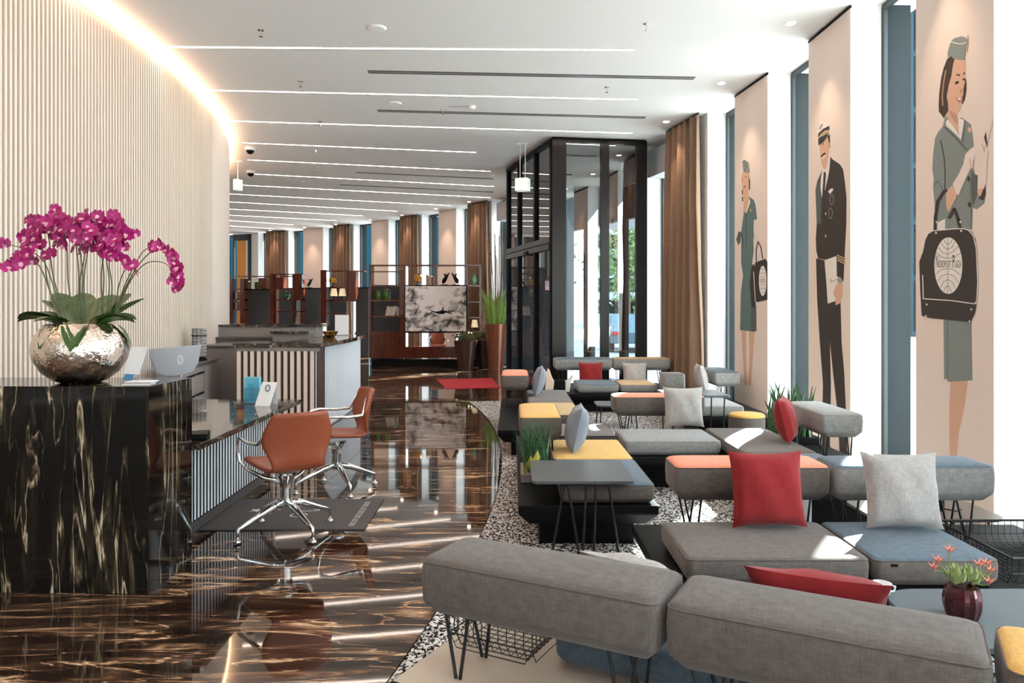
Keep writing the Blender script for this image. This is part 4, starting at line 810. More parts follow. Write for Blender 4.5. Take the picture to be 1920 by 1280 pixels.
q = [P(819, 711.5), P(922, 709), P(938, 727), P(836.6, 728.7)]; MB().prism([((p - rm.location).x, (p - rm.location).y) for p in q], .001, .01).obj('mat_body', mat('red_mat_pile', (.55, .02, .035), .9, noise=.2, nscale=90), rm)
# ================================================================== LOUNGE SEATING
class Sofa:
    def __init__(s, label, loc, rz=0): s.t = thing('modular_sofa', label, 'sofa', (*loc, 0), rz, 'modular lounge sofas'); s.o = Vector((*loc, 0)) if rz == 0 else Vector((0, 0, 0))
    def c(s, x0, x1, y0, y1): return x0 - s.o.x, x1 - s.o.x, y0 - s.o.y, y1 - s.o.y
    def seat(s, x0, x1, y0, y1, body, top, z0=.30, z1=.42): return cushion('seat_cushion', s.t, *s.c(x0, x1, y0, y1), z0, z1, body, top, r=.032, crown=.016, chamf=.03)
    def tray(s, x0, x1, y0, y1, m=M_black, top=None):
        x0, x1, y0, y1 = s.c(x0, x1, y0, y1); b = MB(); k = .07
        pts0 = [(x0 + k, y0 + k), (x1 - k, y0 + k), (x1 - k, y1 - k), (x0 + k, y1 - k)]; pts1 = [(x0, y0), (x1, y0), (x1, y1), (x0, y1)]
        b.add([(*p, .16) for p in pts0] + [(*p, .24) for p in pts1] + [(*p, .297) for p in pts1], [(3, 2, 1, 0), (8, 9, 10, 11)] + [(i + 4 * r, (i + 1) % 4 + 4 * r, (i + 1) % 4 + 4 + 4 * r, i + 4 + 4 * r) for r in (0, 1) for i in range(4)])
        o = b.obj('platform', m, s.t, bevel=.008)
        if top: MB().box(x0 + .01, x1 - .01, y0 + .01, y1 - .01, .2975, .2995).obj('platform_top', top, o)
        MB().box(x0 + .14, x1 - .14, y0 + .14, y1 - .14, .013, .16).obj('plinth', M_black, s.t)
    def bolster(s, x0, x1, y0, y1, body, top, z1=.70, h=.185):
        x0, x1, y0, y1 = s.c(x0, x1, y0, y1); z0 = z1 - h; b = cushion('backrest', s.t, x0, x1, y0, y1, z0, z1, body, top, r=.034, crown=.020, chamf=.05)
        cx, cy, cz = b.location; ax = (x1 - x0) > (y1 - y0); L = (x1 - x0 if ax else y1 - y0) / 2 - .12; D = (y1 - y0 if ax else x1 - x0) / 2 - .07
        for u in (-L, L):
            for w in (-D, D):
                for du in (-.05, .03):
                    p, q = ((u + du * 1.2, w, .01), (u + du * .2, w * 1.1, .30 - cz)) if ax else ((w, u + du * 1.2, .01), (w * 1.1, u + du * .2, .30 - cz))
                    MB().tube([p, q], .006, 6).obj('leg', M_blackmetal, b, smooth=True)
    def basket(s, x0, x1, y0, y1, z0=.31, z1=.43, pitch=.032):
        x0, x1, y0, y1 = s.c(x0, x1, y0, y1); b = MB(); q = .05
        rim = [(x0, y0, z1), (x1, y0, z1), (x1, y1, z1), (x0, y1, z1), (x0, y0, z1)]; b.tube(rim, .006, 6)
        b.tube([(x + (q if i in (0, 3, 4) else -q) * 0, y, z0 + .05) for i, (x, y, z) in enumerate(rim)], .003, 5)
        n = max(2, int((x1 - x0) / pitch))
        for i in range(n + 1):
            x = x0 + (x1 - x0) * i / n; b.tube([(x, y0, z1), (x, y0, z0 + .05), (x, y0 + .03, z0), (x, y1 - .03, z0), (x, y1, z0 + .05), (x, y1, z1)], .0022, 4, caps=False)
        n = max(2, int((y1 - y0) / pitch))
        for i in range(n + 1):
            y = y0 + (y1 - y0) * i / n; b.tube([(x0, y, z1), (x0, y, z0 + .05), (x0 + .03, y, z0), (x1 - .03, y, z0), (x1, y, z0 + .05), (x1, y, z1)], .0022, 4, caps=False)
        b.obj('wire_basket', M_blackmetal, s.t)
# front sofa, turned towards the window, seen from behind
S1 = Sofa('taupe grey sofa with thick bolsters, its back to the marble block, beside the succulent table', (-.316, 2.53), R(-27.8))
S1.bolster(0, .83, 0, .30, M_grey, M_grey); S1.bolster(.85, 1.645, 0, .30, M_grey, M_grey); S1.bolster(1.67, 2.45, 0.0, .30, M_grey, M_must)
S1.tray(1.69, 2.5, -.06, .42, M_black); S1.tray(-.08, 1.68, -.06, .86, M_black, mat('beige_platform', (.52, .42, .33), .5))
S1.seat(.36, 1.0, .31, .85, M_blue, M_blue); S1.seat(1.02, 1.66, .31, .85, M_blue, M_blue); S1.basket(-.03, .31, .24, .85)
e = lambda x, y: (-.316 + x * .8846 + y * .4664, 2.53 - x * .4664 + y * .8846)
pillow('scatter_cushion', 'red cushion behind a taupe bolster beside the white cup, only its edge showing', .42, (*e(1.20, .62), .44), M_red, R(43), R(-24), thick=.13)
pillow('scatter_cushion', 'beige cushion behind the taupe bolster over the wire basket, only its edge showing', .34, (*e(.62, .60), .455), M_pgrey, R(46), R(-33), thick=.12)
# window sofa with coral and blue bolsters
S2 = Sofa('grey and blue sofa with coral and slate bolsters below the glove stewardess mural', (1.6, 3.85))
S2.tray(.70, 2.93, 3.32, 4.36); S2.seat(.79, 1.62, 3.37, 3.97, M_grey, M_grey); S2.seat(1.635, 2.20, 3.36, 3.97, M_grey, M_blue)
S2.bolster(.88, 1.715, 4.01, 4.31, M_grey, M_coral); S2.bolster(1.735, 2.60, 4.00, 4.30, M_grey2, M_blue); S2.basket(2.25, 2.92, 3.36, 3.97)
MB().box(-.016, .016, -.003, .0, -.012, .0).obj('label_tag', M_black, S2.t, (1.72 - 1.6, 3.36 - 3.85, .405))
pillow('scatter_cushion', 'dark red square cushion leaning on the coral bolster', .385, (1.31, 3.79, .443), M_red, R(-12), R(1.5))
pillow('scatter_cushion', 'stone grey cushion leaning on the slate blue bolster', .385, (1.98, 3.76, .443), M_pgrey, R(-12), R(-3))
# U-shaped sofa in the middle
S3 = Sofa('U shaped sofa with mustard, coral and grey bolsters around a flecked carpet bay', (1.3, 6.2))
S3.tray(.04, .94, 4.77, 7.42); S3.tray(.95, 1.80, 6.32, 7.62); S3.tray(1.81, 2.90, 5.15, 7.62)
S3.seat(.31, .92, 4.80, 5.62, M_grey, M_blue); S3.seat(.31, .92, 5.64, 6.47, M_grey, M_must); S3.seat(.31, .93, 6.55, 7.37, M_grey, M_grey); S3.seat(.97, 1.79, 6.38, 7.05, M_grey2, M_grey2); S3.seat(1.83, 2.41, 5.88, 7.10, M_grey, M_grey); S3.seat(1.83, 2.41, 5.20, 5.86, M_grey, M_blue)
S3.bolster(.06, .39, 5.86, 6.69, M_grey, M_must); S3.bolster(.99, 1.87, 7.22, 7.52, M_grey, M_coral); S3.bolster(2.50, 2.83, 6.0, 6.83, M_grey2, M_grey2); S3.basket(.33, .92, 6.485, 6.535, .33, .44)
pillow('scatter_cushion', 'blue grey cushion leaning on the mustard bolster', .36, (.475, 5.90, .443), M_pblue, R(-12), R(-93), thick=.17)
pillow('scatter_cushion', 'stone grey cushion leaning on the coral bolster of the U shaped sofa', .38, (1.62, 7.02, .443), M_pgrey, R(-10), R(0))
pillow('scatter_cushion', 'dark red cushion leaning on the end of the light grey bolster', .38, (2.35, 6.28, .443), M_red, R(-14), R(64), thick=.17)
# left rear sofa
S4 = Sofa('sofa with coral bolster and mustard seat along the carpet edge near the red mat', (.3, 9.2))
S4.tray(-.15, .76, 7.75, 10.55); S4.seat(.20, .745, 8.0, 9.03, M_grey, M_tan); S4.seat(.20, .745, 9.05, 10.45, M_grey, M_grey); S4.bolster(-.135, .215, 9.58, 10.42, M_grey, M_coral)
pillow('scatter_cushion', 'blue grey cushion leaning on the coral bolster near the red mat', .38, (.31, 9.72, .443), M_pblue, R(-12), R(-92))
# rear sofa before the entrance
S5 = Sofa('sofa with blue and tan seats in front of the glass entrance', (1.6, 11.8))
S5.tray(.36, 2.18, 11.1, 12.75); S5.tray(2.19, 2.50, 11.32, 12.75); S5.seat(.98, 1.60, 11.17, 11.95, M_grey2, M_blue); S5.seat(1.63, 2.17, 11.17, 11.95, M_grey2, M_tan); S5.bolster(.69, 1.65, 12.25, 12.57, M_grey2, M_blue, .735); S5.bolster(1.66, 2.60, 12.25, 12.57, M_grey2, M_tan, .735)
pillow('scatter_cushion', 'bright red cushion on the blue and tan sofa beside the black and white dog', .40, (1.27, 12.02, .30), M_red, R(-8), 0)
pillow('scatter_cushion', 'stone grey cushion on the tan seat beside the square pouf', .40, (1.98, 12.02, .30), M_pgrey, R(-8), 0)
# sofa at the windows behind
S6 = Sofa('grey sofa along the windows beside the long brown curtain', (2.6, 9.7))
S6.tray(2.12, 3.08, 8.62, 10.9); S6.seat(2.17, 2.70, 8.68, 9.48, M_grey2, M_grey2); S6.seat(2.17, 2.70, 9.5, 10.6, M_grey2, M_blue); S6.bolster(2.72, 3.06, 10.0, 10.83, M_grey2, M_blue)
pillow('scatter_cushion', 'grey cushion leaning on the bolster by the long curtain', .38, (2.60, 10.1, .443), M_pgrey, R(-13), R(84))
# poufs
def pouf(loc, r, z1, body, top, label, square=None):
    t = thing('pouf', label, 'pouf', (*loc, 0.012))
    if square: cushion('body', t, -square, square, -.17, .17, .03, z1, body, top, r=.04, crown=.01, chamf=.02); MB().box(-square + .05, square - .05, -.15, .15, 0, .03).obj('foot', M_black, t); return
    MB().lathe([(r * .9, .05), (r, .08), (r, z1 - .03)], 36).obj('body', body, t, smooth=True); MB().lathe([(r, z1 - .03), (r * .985, z1 - .012), (r * .9, z1), (.01, z1 + .008)], 36).obj('top_panel', top, t, smooth=True); MB().lathe([(r * .8, 0), (r * .8, .05)], 30).obj('foot', M_black, t)
pouf((1.70, 4.80), .21, .42, M_grey2, M_grey2, 'round grey pouf half hidden behind the coral bolster'); pouf((2.53, 8.05), .19, .42, M_grey, M_must, 'round grey pouf with mustard top beside the sword plant')
pouf((2.38, 11.1), .2, .59, M_grey2, M_grey, 'square grey pouf at the end of the blue and tan sofa', .16)
# tables
def rod_table(name, label, x0, x1, y0, y1, h, legs, corner=.03, m=M_tabletop):
    cx, cy = (x0 + x1) / 2, (y0 + y1) / 2; t = thing(name, label, 'table', (cx, cy, .0135)); pts = []
    for qx, qy, a0 in ((x1 - corner, y1 - corner, 0), (x0 + corner, y1 - corner, 90), (x0 + corner, y0 + corner, 180), (x1 - corner, y0 + corner, 270)):
        for k in range(7): a = R(a0 + 15 * k); pts.append((qx + corner * math.cos(a) - cx, qy + corner * math.sin(a) - cy))
    MB().prism(pts, h - .018, h).obj('tabletop', m, t)
    for (ax, ay), (bx, by) in legs: MB().tube([(ax, ay, h - .02), (bx, by, 0)], .008, 8).obj('leg', M_blackmetal, t, smooth=True)
rod_table('side_table', 'grey rectangular side table on rod legs before the mustard seat', .128, .775, 4.70, 5.36, .455, [((-.10, -.305), (-.03, -.36)), ((.02, -.305), (-.01, -.36)), ((.08, -.305), (.06, -.36)), ((-.12, -.305), (-.2, -.34)), ((.16, -.305), (.22, -.34))])
rod_table('side_table', 'grey side table with thin legs behind the grey cushion', 1.66, 2.33, 7.95, 8.55, .62, [((.28, -.26), (.26, -.26)), ((.28, .26), (.27, .27)), ((-.28, -.26), (-.27, -.26)), ((-.28, .26), (-.27, .27))])
rod_table('side_table', 'small low grey table on the flecked carpet before the rear sofa', 1.10, 1.65, 9.6, 10.1, .30, [((-.22, -.2), (-.24, -.22)), ((.22, -.2), (.24, -.22)), ((-.22, .2), (-.24, .22)), ((.22, .2), (.24, .22))], .08)
rod_table('coffee_table', 'large rounded blue grey table carrying the succulent pot', 1.47, 2.5, 2.50, 3.04, .40, [((-.35, .22), (-.36, .22)), ((.4, .2), (.42, .2)), ((.2, -.2), (.2, -.2)), ((.4, -.2), (.42, -.2))], .16, mat('blue_grey_laminate', (.12, .14, .155), .5, spec=.25))
rod_table('tray_table', 'low brown table behind the slate bolster with a dark bowl', 2.15, 2.93, 4.40, 4.86, .30, [((-.3, -.18), (-.3, -.18)), ((.3, -.18), (.3, -.18)), ((-.3, .18), (-.3, .18)), ((.3, .18), (.3, .18))], .08, mat('brown_laminate', (.10, .075, .065), .35))
# succulent pot and other small things
def succulent(loc, s, label, flowers=True):
    t = thing('succulent_pot', label, 'plant pot', loc); r2 = random.Random(2); b = MB(); n, mrows = 22, 9; vs = []
    for i in range(mrows + 1):
        z = .11 * i / mrows; r = .038 + .022 * math.sin(math.pi * (.12 + .72 * i / mrows))
        for j in range(n): vs.append(((r + (.003 if j % 2 else -.002)) * math.cos(2 * math.pi * j / n), (r + (.003 if j % 2 else -.002)) * math.sin(2 * math.pi * j / n), z))
    b.add(vs, [(i * n + j, i * n + (j + 1) % n, (i + 1) * n + (j + 1) % n, (i + 1) * n + j) for i in range(mrows) for j in range(n)] + [tuple(range(mrows * n, mrows * n + n))]).obj('pot', mat('burgundy_ribbed_glass', (.10, .03, .035), .15, .5), t)
    if not flowers: t.scale = (s, s, s * .7); return
    lm_ = MB().add([(0, 0, 0), (-.012, .02, .004), (0, .045, .016), (.012, .02, .004), (0, .02, -.004)], [(0, 3, 4), (0, 4, 1), (1, 4, 2), (4, 3, 2), (0, 1, 2, 3)]).mesh('leaf', mat('pale_succulent', (.30, .36, .14), .5))
    for cx, cy, cz, q in ((-.03, -.02, .125, 1), (.02, -.01, .13, .9), (.0, .03, .125, .8), (.045, .01, .11, .7)):
        for k in range(14):
            o = link('leaf', lm_, t, (cx, cy, cz), R(137.5 * k)); o.rotation_euler = (R(15 + 5 * k), 0, R(137.5 * k)); o.scale = (q * 1.5,) * 3
    st_ = mat('succulent_bloom', (.85, .30, .22), .5)
    for pts in ([(-.02, 0, .12), (-.05, 0, .18), (-.045, 0, .225)], [(-.02, 0, .12), (-.07, 0, .16), (-.10, 0, .165)], [(-.02, 0, .12), (-.075, 0, .17), (-.085, 0, .19)], [(.03, 0, .12), (.08, 0, .15), (.085, 0, .18)], [(.03, 0, .12), (.07, 0, .13), (.10, 0, .155)], [(.03, 0, .12), (.06, -.01, .15), (.06, 0, .175)], [(.03, 0, .12), (.06, -.02, .12), (.075, -.03, .125)]):
        MB().tube(pts, .0025, 5).obj('stalk', M_green2, t)
        f = MB(); e_ = Vector(pts[-1])
        for k in range(6):
            a = R(60 * k); f.add([(0, 0, 0), (.006 * math.cos(a + .5), .006 * math.sin(a + .5), .008), (.015 * math.cos(a), .015 * math.sin(a), .016), (.006 * math.cos(a - .5), .006 * math.sin(a - .5), .008)], [(0, 1, 2, 3)])
        f.obj('bloom', st_, t, e_).scale = (1.7, 1.7, 1.7)
    t.scale = (s,) * 3
succulent((1.665, 2.76, .413), 1.05, 'succulent with coral blooms in a ribbed burgundy pot'); succulent((2.33, 4.55, .313), 1.3, 'empty ribbed burgundy bowl on the low brown table', False)
cp = thing('coffee_cup', 'white cup behind the red cushion on the blue grey table', 'cup', (1.47, 2.97, .413)); MB().lathe([(.022, 0), (.03, .01), (.038, .05), (.036, .05), (.028, .012), (.005, .01)], 20).obj('bowl', M_paper, cp, smooth=True); MB().tube([(.036, 0, .04), (.055, 0, .035), (.05, 0, .018), (.032, 0, .015)], .004, 6).obj('handle', M_paper, cp, smooth=True)
bxk = thing('adapter_box', 'small black box with a cable on the low brown table', 'box', (2.55, 4.62, .313)); MB().box(-.10, .10, -.05, .05, 0, .07).obj('case', M_black, bxk, bevel=.005); MB().tube([(.1, 0, .01), (.16, -.06, .006), (.22, -.02, .006)], .004, 6).obj('cable', M_black, bxk)
# plants in the sofas
def blades(name, label, loc, sx, sy, hmin, hmax, n, m, w, seedv, box=None, lean=.25, cat='plant'):
    r2 = random.Random(seedv); t = thing(name, label, cat, loc)
    if box: MB().box(-box[0], box[0], -box[1], box[1], 0, box[2]).obj('planter_box', box[3], t, bevel=.004); z0 = box[2] - .005
    else: z0 = 0
    base = []
    for k in range(6):
        vs = []; h = 1.0; b1 = r2.uniform(-lean, lean); b2 = r2.uniform(-lean, lean)
        for i in range(6):
            s = i / 5; ww = w * (1 - s ** 2.2) * (.75 + .5 * math.sin(math.pi * s)); vs += [(-ww + b1 * s * s, b2 * s * s, h * s), (b1 * s * s, b2 * s * s + w * .4, h * s), (ww + b1 * s * s, b2 * s * s, h * s)]
        base.append(MB().add(vs, [f for i in range(5) for f in ((3 * i, 3 * i + 1, 3 * i + 4, 3 * i + 3), (3 * i + 1, 3 * i + 2, 3 * i + 5, 3 * i + 4))]).mesh('leaf', m, True))
    for k in range(n):
        o = link('leaf', base[k % 6], t, (r2.uniform(-sx, sx), r2.uniform(-sy, sy), z0), r2.uniform(0, 6.28)); h = r2.uniform(hmin, hmax); o.scale = (1, 1, h)
    return t
g1 = blades('grass_planter', 'tufted green grass in a grey box on the mustard and blue sofa', (.175, 5.60, .30), .085, .17, .20, .37, 130, M_dgreen, .007, 4, (.11, .215, .06, M_taupe), .10)
for k, (x, z) in enumerate(((-.06, .10), (-.02, .14), (-.10, .06))): o = MB().add([(0, 0, 0), (-.03, .0, .05), (.0, -.02, .12), (.035, 0, .06)], [(0, 1, 2), (0, 2, 3)]).obj('leaf', mat('yellow_leaf', (.42, .38, .06), .5), g1, (x + .02, -.205, z - .02), .5 * k)
blades('sword_plant', 'upright sword leaved plant behind the red cushion and light grey bolster', (2.66, 7.16, .30), .17, .20, .28, .50, 60, M_dgreen, .022, 9, (.21, .24, .06, M_black), .10)
# black and white toy dog
dg = thing('dog_figure', 'black and white wooden terrier figure on the rear sofa platform', 'figurine', (.52, 11.35, .30))
DW = mat('cream_dog', (.80, .62, .48), .5)
def side_prism(pts, y0, y1, name, m, bevel=.015):
    n = len(pts); vs = [(x, y0, z) for x, z in pts] + [(x, y1, z) for x, z in pts]
    return MB().add(vs, [tuple(range(n)), tuple(range(2 * n - 1, n - 1, -1))] + [(i, i + n, (i + 1) % n + n, (i + 1) % n) for i in range(n)]).obj(name, m, dg, bevel=bevel)
side_prism([(-.02, .0), (.04, 0), (.05, .03), (.11, .04), (.12, .16), (.08, .24), (.05, .33), (.02, .36), (.015, .31), (-.05, .28), (-.12, .22), (-.13, .19), (-.07, .14), (-.01, .20), (-.02, .05)], -.06, .06, 'head_and_chest', DW)
side_prism([(.11, .03), (.29, .03), (.29, .17), (.24, .19), (.13, .18)], -.065, .065, 'body', M_black); side_prism([(.28, .0), (.35, 0), (.37, .15), (.41, .25), (.39, .25), (.34, .18), (.28, .17)], -.055, .055, 'hindquarters', mat('pale_dog', (.72, .66, .62), .5))
side_prism([(.235, .18), (.25, .29), (.28, .20)], -.02, .02, 'tail', M_black, .004); MB().lathe([(.006, 0), (.008, .004), (.004, .008)], 10).obj('eye', M_black, dg, (-.055, -.066, .24))
# ================================================================== PLANTERS BY THE ENTRANCE
def tapered(name, label, cat, loc, r0, r1, h, m): 
    t = thing(name, label, cat, loc); MB().lathe([(r0, 0), (r1 * .96, h * .9), (r1, h), (r1 - .03, h), (r1 - .04, h - .06), (.01, h - .06)], 36).obj('pot', m, t, smooth=True); return t
tp = tapered('tall_planter', 'tall copper brown planter with bright grass and birch stems', 'planter', (-.42, 19.2, 0), .19, .285, 1.18, M_copper); r3 = random.Random(11)
for k in range(16):
    x, y = r3.uniform(-.16, .16), r3.uniform(-.12, .12); h = r3.uniform(1.7, 2.45); MB().tube([(x * .6, y * .6, 1.1), (x, y, 1.1 + h * .5), (x * 1.25 + r3.uniform(-.05, .05), y, 1.1 + h)], [.02, .016, .010], 6).obj('birch_stem', M_bark, tp, smooth=True)
for k in range(230):
    a = r3.uniform(0, 6.28); rr = r3.uniform(0, .22); h = r3.uniform(.3, 1.05); sp = r3.uniform(.02, .5) * h; x, y = rr * math.cos(a), rr * math.sin(a); ex, ey = x + sp * math.cos(a), y + sp * math.sin(a); w = .007
    MB().add([(x - w, y, 1.12), (x + w, y, 1.12), ((x + ex) / 2 + w, (y + ey) / 2, 1.12 + h * .7), (ex, ey, 1.12 + h), ((x + ex) / 2 - w, (y + ey) / 2, 1.12 + h * .7)], [(0, 1, 2, 4), (4, 2, 3)]).obj('grass_blade', M_green2, tp)
def low_planter(loc, m, label, sv):
    lp = tapered('low_planter', label, 'planter', loc, .19, .31, .74, m); r4 = random.Random(sv); b = MB()
    for k in range(420):
        c = Vector((r4.gauss(0, .105), r4.gauss(0, .10), .76 + abs(r4.gauss(0, .09)))); a = Vector((r4.uniform(-1, 1), r4.uniform(-1, 1), r4.uniform(-.3, 1))).normalized() * .05; d = a.cross(Vector((0, 1, .3))).normalized() * .02
        b.add([c - a, c + d, c + a, c - d], [(0, 1, 2, 3)])
    b.obj('foliage', mat('olive_leaf', (.09, .08, .03), .6), lp)['kind'] = 'stuff'
low_planter((-1.2, 19.35, 0), M_dcopper, 'wide dark brown planter with olive foliage before the cloud picture', 3); low_planter((-.72, 19.76, 0), mat('black_planter', (.02, .012, .01), .3), 'black planter tucked behind the wide brown planter', 4)
# ================================================================== LIBRARY
def case(name, label, px0, px1, y, zt, posts, shelves, backs=(), zb=.17, depth=.42):
    x0, x1 = (px0 - 960) / FOC * y, (px1 - 960) / FOC * y; t = thing(name, label, 'bookcase', (x0, y, 0), 0, 'mahogany library bookcases'); X = lambda u: (u - 960) / FOC * y - x0; Z = lambda v: HC - (v - HOR) / FOC * y
    for u0, u1, va, vb in posts: MB().box(X(u0), X(u1), 0, depth, Z(vb), Z(va)).obj('post', M_wood, t)
    for u0, u1, va, vb in shelves: MB().box(X(u0), X(u1), .01, depth - .01, Z(vb), Z(va)).obj('shelf', M_wood, t)
    for u0, u1, va, vb in backs: MB().box(X(u0), X(u1), .02, depth - .02, Z(vb), Z(va)).obj('cupboard', M_wood, t)
    MB().box(.05, x1 - x0 - .05, .08, depth - .05, 0, zb + .02).obj('plinth', M_black, t); return t, X, Z
YA = 20.2
CASES = (YA, 23.6, 25.8, 27.8)
def shelf_z(v, y, dz=0.):
    ys = max(c for c in CASES if c <= y); return HC - (v - HOR) / FOC * ys + .003 + dz
ca, X, Z = case('bookcase', 'wide mahogany bookcase holding the cloud picture', 692, 903, YA, 2.8, [(692, 696, 496, 671), (757, 761, 497, 671), (749, 757, 507, 622), (874, 878, 500, 622), (817, 820, 500, 537), (899, 903, 500, 671)],
    [(692, 903, 496, 499), (692, 757, 508, 510), (692, 761, 534, 537), (761, 903, 534, 537), (692, 757, 562, 565), (692, 757, 592, 595), (692, 903, 621, 624), (878, 903, 594, 596), (878, 903, 565, 567)], [(696, 757, 624, 671), (761, 899, 650, 671)])
def on_case(name, label, cat, u, v, y, build, group=None, dz=0., sc=1.):
    p = PY(u, v, y); p.z = shelf_z(v, y, dz); t = thing(name, label, cat, p.to_tuple(), 0, group); build(t); t.scale = (sc,) * 3; return t
tv = thing('cloud_picture', 'large black and white picture of an airliner above clouds', 'picture', PY(817, 623, YA - .12).to_tuple())
S_ = (YA - .12) / FOC; MB().box(-59 * S_, 59 * S_, 0, .06, 0, 89 * S_).obj('frame', M_black, tv)
def cloud_mat():
    m = bpy.data.materials.new('cloud_print'); m.use_nodes = True; nt = m.node_tree; b = nt.nodes['Principled BSDF']; b.inputs['Roughness'].default_value = .5
    tc = nt.nodes.new('ShaderNodeTexCoord'); mp = nt.nodes.new('ShaderNodeMapping'); mp.inputs['Scale'].default_value = (3.4, 1, 4.6); nt.links.new(tc.outputs['Object'], mp.inputs[0])
    n = nt.nodes.new('ShaderNodeTexNoise'); n.inputs['Scale'].default_value = 1.25; n.inputs['Detail'].default_value = 7; n.inputs['Distortion'].default_value = .5; nt.links.new(mp.outputs[0], n.inputs['Vector'])
    gr = nt.nodes.new('ShaderNodeTexGradient'); gr.gradient_type = 'SPHERICAL'; mp2 = nt.nodes.new('ShaderNodeMapping'); mp2.inputs['Location'].default_value = (-.08, 0, -1.75); mp2.inputs['Scale'].default_value = (1.5, 0.01, 1.75); nt.links.new(tc.outputs['Object'], mp2.inputs[0]); nt.links.new(mp2.outputs[0], gr.inputs[0])
    a = nt.nodes.new('ShaderNodeMath'); a.operation = 'MULTIPLY_ADD'; a.inputs[1].default_value = .30; nt.links.new(gr.outputs['Fac'], a.inputs[0]); nt.links.new(n.outputs['Fac'], a.inputs[2])
    r = nt.nodes.new('ShaderNodeValToRGB'); e_ = r.color_ramp.elements; e_[0].position = .38; e_[0].color = (.03, .03, .03, 1); e_[1].position = .60; e_[1].color = (.92, .85, .85, 1); nt.links.new(a.outputs[0], r.inputs[0]); nt.links.new(r.outputs[0], b.inputs['Base Color']); return m
MB().add([(-57 * S_, -.002, 2 * S_), (57 * S_, -.002, 2 * S_), (57 * S_, -.002, 87 * S_), (-57 * S_, -.002, 87 * S_)], [(0, 1, 2, 3)]).obj('print', cloud_mat(), tv)
pl = [(804, 580), (816, 584), (824, 583), (829, 581), (830, 574), (832, 582), (838, 583), (848, 587), (836, 586), (830, 589), (822, 588), (812, 585)]
MB().add([((u - 817) * S_, -.004, (623 - v) * S_) for u, v in pl][::-1], [tuple(range(len(pl)))]).obj('airliner', M_black, tv)
cb, _, _ = case('bookcase', 'mahogany bookcase with the two glowing lampshades', 609, 666, 23.6, 2.78, [(609, 612, 506, 606), (601, 609, 506, 606), (649, 652, 507, 562), (664, 667, 507, 562), (653, 664, 508, 562)], [(609, 683, 507, 509), (609, 666, 538, 540), (609, 666, 562, 565), (609, 648, 586, 588)])
cc, _, _ = case('bookcase', 'mahogany bookcase with the green jar and leaning books', 506, 568, 25.8, 2.78, [(506, 514, 513, 606), (515, 518, 513, 606), (548, 551, 513, 606), (553, 563, 515, 561), (563, 566, 513, 606)], [(506, 568, 513, 515), (515, 566, 540, 542), (515, 566, 561, 563), (515, 566, 583, 585)], [(518, 531, 520, 540)])
cd, _, _ = case('bookcase', 'narrow mahogany bookcase at the end of the slat wall', 430, 458, 27.8, 2.78, [(430, 436, 522, 606), (450, 458, 522, 606)], [(430, 560, 517, 519), (430, 458, 541, 543), (430, 458, 561, 563), (430, 458, 580, 582)], [(484, 493, 521, 541)])
for i, (u0, u1, v0, y) in enumerate(((458, 506, 543, 28.4), (566, 601, 541, 26.4), (667, 692, 540, 24.2), (612, 650, 541, 24.9), (517, 553, 541, 27.0), (696, 750, 537, 21.2))):
    p0, p1 = PY(u0, v0, y), PY(u1, v0, y); o = thing('booth_screen', ['charcoal felt screen behind the rosy wing chair', 'charcoal felt screen between the green jar case and the lampshade case', 'charcoal felt screen beside the white boards', 'charcoal felt screen behind the two lampshades', 'charcoal felt screen behind the green jar', 'charcoal felt screen behind the wide bookcase'][i], 'screen', (p0.x, y, 0), 0, 'library booth screens')
    MB().box(0, p1.x - p0.x, 0, .10, 0, p0.z).obj('felt', M_dgrey, o, bevel=.02); MB().box(-.01, p1.x - p0.x + .01, -.01, .11, p0.z, p0.z + .03).obj('cap_rail', M_black, o)
# decoration
def vase(m, prof, n=20): return lambda t: MB().lathe(prof, n).obj('body', m, t, smooth=True) and None
GG = mat('green_glaze', (.03, .13, .04), .15)
def two(t, prof, m, lid=None):
    MB().lathe(prof, 20).obj('body', m, t, smooth=True)
    if lid: MB().lathe(lid, 16).obj('lid', M_paper, t, smooth=True)
jar = [(.10, 0), (.17, .08), (.20, .22), (.17, .36), (.10, .42), (.09, .44)]; jl = [(.09, .44), (.10, .47), (.03, .52), (.0, .55)]
on_case('ginger_jar', 'green ginger jar with white lid on the bookcase', 'jar', 537, 561, 26.0, lambda t: two(t, jar, GG, jl), sc=.58)
for u, v, y, s, lb in ((709, 562, YA + .2, .5, 'smaller green glass pot in the wide bookcase'), (725, 562, YA + .2, .62, 'larger green glass pot in the wide bookcase'), (466, 543, 28.45, .55, 'green bowl with pale lid on the booth screen'), (482, 543, 28.45, .5, 'plain green bowl on the booth screen')):
    on_case('green_pot', lb, 'pot', u, v, y, lambda t: two(t, [(.075, 0), (.095, .05), (.095, .23 + .1 * (s - .5)), (.085, .26 + .1 * (s - .5))], mat('green_glass', (.05, .13, .015), .1), [(.085, .26 + .1 * (s - .5)), (.05, .30), (.01, .31)] if s > .52 else None), dz=(HC - (543 - HOR) / FOC * 28.4 + .032 - shelf_z(543, y)) if y > 28 else 0)
for u, v, y, lb in ((890, 534, YA + .2, 'green and white vase on the bookcase beside the birch stems'),): on_case('painted_vase', lb, 'vase', u, v, y, lambda t: two(t, [(.06, 0), (.11, .1), (.10, .2), (.05, .27), (.06, .29)], mat('celadon', (.25, .50, .32), .2), [(.05, .29), (.06, .31), (.01, .34)]))
